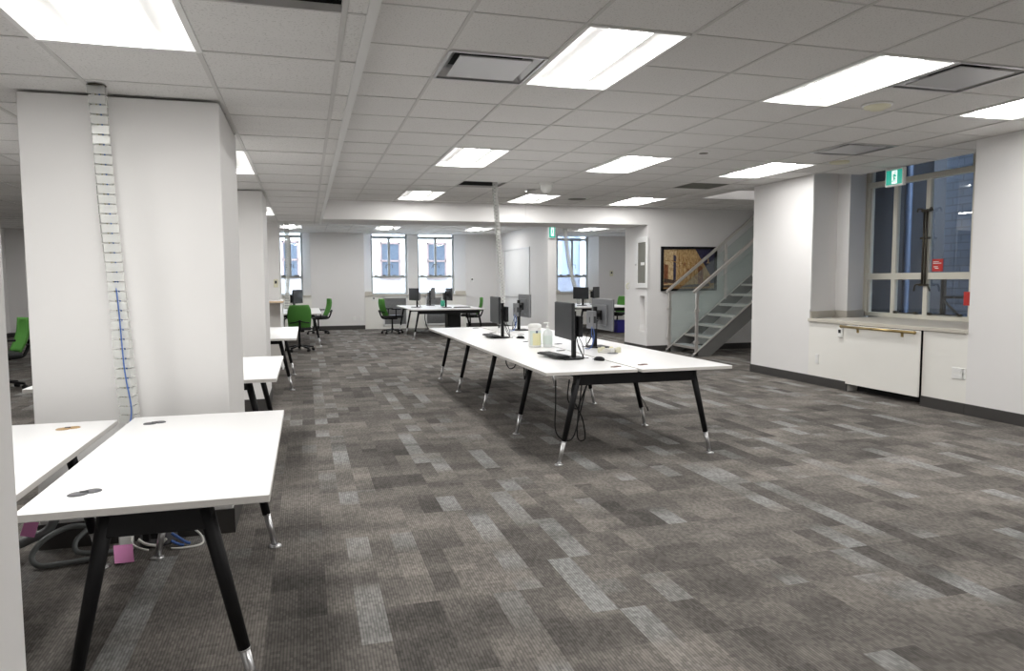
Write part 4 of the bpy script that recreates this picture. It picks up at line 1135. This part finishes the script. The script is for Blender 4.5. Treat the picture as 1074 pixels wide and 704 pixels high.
# framed picture of a city street at night
k = Kit('framed_picture', 'black framed picture of a golden street against a dark blue sky', 'picture', (7.49, BY0 - .02, 1.66))
a, b, z0, z1 = 6.86, 8.12, 1.22, 2.11
f = MB(); w = .045
for q in ((a, a + w, z0, z1), (b - w, b, z0, z1), (a, b, z0, z0 + w), (a, b, z1 - w, z1)): f.box(q[0], q[1], BY0 - .045, BY0 - .001, q[2], q[3], 'plastic_black', .003)
k.part('frame', f)
def pic_mat(name, a, b2):
    m, t, b = nt(name); h = N(t); tc = h.n('ShaderNodeNewGeometry')
    n = h.n('ShaderNodeTexNoise'); n.inputs['Scale'].default_value = 22; n.inputs['Detail'].default_value = 4; n.inputs['Roughness'].default_value = .7
    mp = h.n('ShaderNodeMapping'); mp.inputs['Scale'].default_value = (1.5, 1, .7); h.link(tc.outputs['Position'], mp.inputs[0]); h.link(mp.outputs[0], n.inputs['Vector'])
    f = h.m('MULTIPLY_ADD', n.outputs[0], 3.2, -1.1); cl = h.n('ShaderNodeClamp'); h.link(f, cl.inputs[0])
    h.link(h.mix(cl.outputs[0], a, b2), b.inputs['Base Color']); b.inputs['Roughness'].default_value = .3
    return m
M['p_sky'] = pic_mat('picture_sky', (.020, .018, .045), (.05, .045, .10)); M['p_gold'] = pic_mat('picture_gold', (.30, .17, .06), (.62, .44, .22)); M['p_gold2'] = pic_mat('picture_ochre', (.20, .09, .03), (.46, .28, .10))
M['p_cream'] = pic_mat('picture_cream', (.34, .20, .08), (.70, .56, .34)); M['p_red'] = pic_mat('picture_rust', (.10, .03, .015), (.36, .14, .06)); M['p_dark'] = pic_mat('picture_dark', (.02, .015, .015), (.10, .07, .05))
p = MB(); W_, H_ = b - a - 2 * w, z1 - z0 - 2 * w
def Q(pts, m, t): p.face([(a + w + u * W_, BY0 - .012 - t * .0004, z0 + w + v * H_) for u, v in pts], m)
Q([(0, 0), (1, 0), (1, 1), (0, 1)], 'p_sky', 0)
Q([(0, .06), (0, .98), (.62, 1.0), (.92, .34), (.92, .12)], 'p_gold', 1)
Q([(0, .06), (0, .98), (.26, .99), (.26, .08)], 'p_cream', 2)
Q([(.02, .12), (.02, .62), (.10, .60), (.10, .13)], 'p_red', 3); Q([(.20, .2), (.20, .86), (.25, .82), (.25, .22)], 'p_sky', 3)
for q in range(8):
    u = .30 + q * .075; tp = 1.0 - (q * .11); 
    Q([(u, .14), (u, .90 - q * .075), (u + .018, .88 - q * .075), (u + .018, .14)], 'p_gold2', 3)
    for v in (.25, .42, .58): 
        if v < .8 - q * .075: Q([(u + .025, v), (u + .025, v + .09 - q * .006), (u + .052, v + .085 - q * .006), (u + .052, v)], 'p_cream' if (q + int(v * 10)) % 3 else 'p_red', 4)
for q in range(6): Q([(.04 + q * .12, .70 + .03 * (q % 2) - .03 * q), (.04 + q * .12, .72 + .03 * (q % 2) - .03 * q), (.14 + q * .12, .70 - .03 * q), (.14 + q * .12, .68 - .03 * q)], 'p_gold2', 4)
Q([(.68, .10), (.68, .55), (.74, .58), (.78, .50), (.78, .10)], 'p_red', 4)
Q([(0, 0), (1, 0), (1, .14), (.4, .10), (0, .08)], 'p_gold2', 5); Q([(.30, .03), (.9, .05), (.9, .12), (.5, .10)], 'p_dark', 6); Q([(.02, .16), (.02, .26), (.28, .20), (.28, .12)], 'p_dark', 6)
Q([(.0, .03), (.20, .03), (.16, .09), (.0, .09)], 'p_dark', 6); Q([(.86, .66), (.87, .84), (.875, .84), (.89, .66)], 'p_cream', 3); Q([(.84, .64), (.91, .64), (.91, .66), (.84, .66)], 'p_cream', 3)
k.part('print', p)

# ------------------------------------------------------------------ staircase
k = Kit('staircase', 'grey steel open staircase with glass balustrades in front of the framed picture', 'staircase', (7.1, 12.4, 0))
XS, RUN, RISE = 6.98, .256, .198; SLOPE = RISE / RUN; YN, YF = 11.92, 12.97; NT = 10
def sz(x): return (x - XS) * SLOPE
for y in (YN, YF):
    s = MB()
    mx = Matrix(((1, 0, 0, 0), (0, 0, -1, y + .02), (0, 1, 0, 0), (0, 0, 0, 1)))
    xe = XS + NT * RUN + .1
    s.prism([(XS - .06, 0), (XS + .30, 0), (xe, sz(xe) - .22), (xe, sz(xe) + .10), (XS - .04, .04)], 0, .04, 'stringer', mx)
    s.prism([(XS - .04, .04), (xe, sz(xe) + .10), (xe, sz(xe) + .112), (XS - .04, .052)], -.012, .052, 'steel', mx)
    k.part('stringer', s)
for i in range(NT):
    x = XS + .10 + i * RUN; z = (i + 1) * RISE - .03
    k.part('tread', MB().box(x, x + .27, YN + .025, YF - .025, z - .045, z, 'tread', .004).box(x - .004, x + .004, YN + .025, YF - .025, z - .045, z + .001, 'steel'))
for y, gl in ((YN, 'near'), (YF, 'far')):
    po = []
    for x in (XS + .02, XS + 1.28, XS + 2.3):
        pz_ = max(sz(x), 0)
        h0 = .0 if x < XS + .1 else pz_ + .05
        q = k.part('post', MB().box(x - .028, x + .028, y - .02, y + .02, h0, pz_ + 1.17, 'steel', .003).cyl((x, y, pz_ + 1.16), (x, y, pz_ + 1.21), .008, n=8, m='steel'))
        for z in (pz_ + .25, pz_ + .85): k.part('glass_clamp', MB().box(x - .05, x + .05, y - .022, y + .022, z - .025, z + .025, 'steel', .003), None, q)
    for x0, x1 in ((XS + .05, XS + 1.25), (XS + 1.31, XS + 2.27), (XS + 2.33, XS + 2.58)):
        g = MB(); mx = Matrix(((1, 0, 0, 0), (0, 0, -1, y + .006), (0, 1, 0, 0), (0, 0, 0, 1)))
        g.prism([(x0, sz(x0) + .09), (x1, sz(x1) + .09), (x1, sz(x1) + 1.08), (x0, sz(x0) + 1.08)], 0, .012, 'stairglass', mx)
        k.part('glass_panel', g)
    x0, x1 = XS - .05, XS + 2.6
    k.part('handrail', MB().obox((x0, y, sz(x0) + 1.245), (x1, y, sz(x1) + 1.245), .055, .055, 'steel', .006))

# ------------------------------------------------------------------ outside
struct('exterior_wall_white', MB().box(-14, 6.9 + 2.7, 27, 27.5, -3, 9, 'facade'))
struct('exterior_wall_blue', MB().box(9.62, 22, 26.5, 30, -3, 9, 'facade_grey').box(10.35, 22, 25.5, 26.4, -3, 9, 'facade'))
def out_win(label, x0, x1, z0, z1):
    k = Kit('outside_window', label, 'window', ((x0 + x1) / 2, 26.98, z0), 'windows across the street')
    f = MB()
    for q in ((x0, x0 + .06, z0, z1), (x1 - .06, x1, z0, z1), (x0, x1, z1 - .07, z1), (x0 - .03, x1 + .03, z0, z0 + .09), (x0, x1, (z0 + z1) / 2 - .03, (z0 + z1) / 2 + .03)): f.box(q[0], q[1], 26.93, 26.999, q[2], q[3], 'facade_frame')
    k.part('frame', f); k.part('pane', MB().box(x0 + .03, x1 - .03, 26.96, 26.999, z0 + .05, z1 - .04, 'facade_glass'))
out_win('brown framed window across the street seen through the left of the paired windows', 2.66, 3.40, 1.50, 2.88)
out_win('brown framed window across the street seen through the right of the paired windows', 4.40, 5.14, 1.50, 2.88)
out_win('brown framed window across the street seen through the far left back window', -.80, -.22, 1.55, 2.90)
struct('exterior_wall_brick', MB().box(11.6, 12.4, -4, 10.87, -3, 12, 'brick'))
struct('exterior_wall_dark', MB().box(14.5, 15.5, 0, 26, -3, 13, 'dark_facade'))
struct('exterior_wall_skyblock', MB().box(-7.9, 8.6, -3.3, 9.8, 3.42, 9, 'dark_facade').box(8.02, 8.62, 8.80, 9.6, -3, 3.4, 'dark_facade').box(8.6, 8.66, -3.3, 5.93, -3, 3.4, 'dark_facade').box(8.6, 9.76, 9.42, 9.5, -3, 9, 'dark_facade').box(9.74, 9.8, 9.42, 13.0, -3, 9, 'dark_facade'))  # unseen block and raised wing added to cut sky light; the rest is cladding
M['pavement'] = paint_mat('pavement', (.35, .35, .36)); struct('ground_outside', MB().box(-20, 22, -6, 30, -3.2, -3, 'pavement'))
o = MB().cyl((9.2, 9.3, -3), (9.2, 9.3, 5.5), .05, n=12, m='conduit').build('drain_pipe'); rebase(o, (9.2, 9.3, -3)); tag(o, 'blue grey drain pipe outside the dark right window', 'pipe')
k = Kit('fire_escape', 'dark metal frame outside at the lower right of the right window', 'fire escape', (10.6, 9.2, -3))
k.part('post', MB().box(10.6, 10.66, 9.1, 9.16, -3, 1.55, 'bronze')); k.part('post', MB().box(10.6, 10.66, 9.9, 9.96, -3, 1.55, 'bronze')); k.part('rail', MB().box(10.6, 10.66, 9.1, 9.96, 1.50, 1.55, 'bronze').box(10.6, 10.66, 9.1, 9.96, 1.1, 1.14, 'bronze')); k.part('brace', MB().obox((10.63, 9.1, .4), (10.63, 9.96, 1.1), .03, .03, 'bronze'))

# ------------------------------------------------------------------ world, camera, view
w = bpy.data.worlds.new('world'); S.world = w; w.use_nodes = True
bg = w.node_tree.nodes['Background']; bg.inputs[0].default_value = (.80, .90, 1.0, 1); bg.inputs[1].default_value = 13.

cam = bpy.data.cameras.new('camera'); co = bpy.data.objects.new('camera', cam); COL.objects.link(co); S.camera = co
cam.sensor_fit = 'HORIZONTAL'; cam.sensor_width = 36.; cam.lens = 752.5 / 1074 * 36
cam.clip_end = 200; cam.clip_start = .05
yaw, pit, rol = .278568, .0768122, .0049306
f = Vector((math.sin(yaw) * math.cos(pit), math.cos(yaw) * math.cos(pit), -math.sin(pit)))
ri = Vector((math.cos(yaw), -math.sin(yaw), 0)); dn = f.cross(ri)
r2 = ri * math.cos(rol) + dn * math.sin(rol); d2 = ri * -math.sin(rol) + dn * math.cos(rol)
co.matrix_world = Matrix(((r2.x, -d2.x, -f.x, 0), (r2.y, -d2.y, -f.y, 0), (r2.z, -d2.z, -f.z, 1.45), (0, 0, 0, 1)))

S.view_settings.view_transform = 'Standard'; S.view_settings.look = 'None'
S.view_settings.gamma = 1; S.view_settings.exposure = .18; S.view_settings.use_curve_mapping = False
S.cycles.use_denoising = True
S.cycles.max_bounces = 10; S.cycles.diffuse_bounces = 6; S.cycles.transparent_max_bounces = 24
S.cycles.sample_clamp_indirect = 8
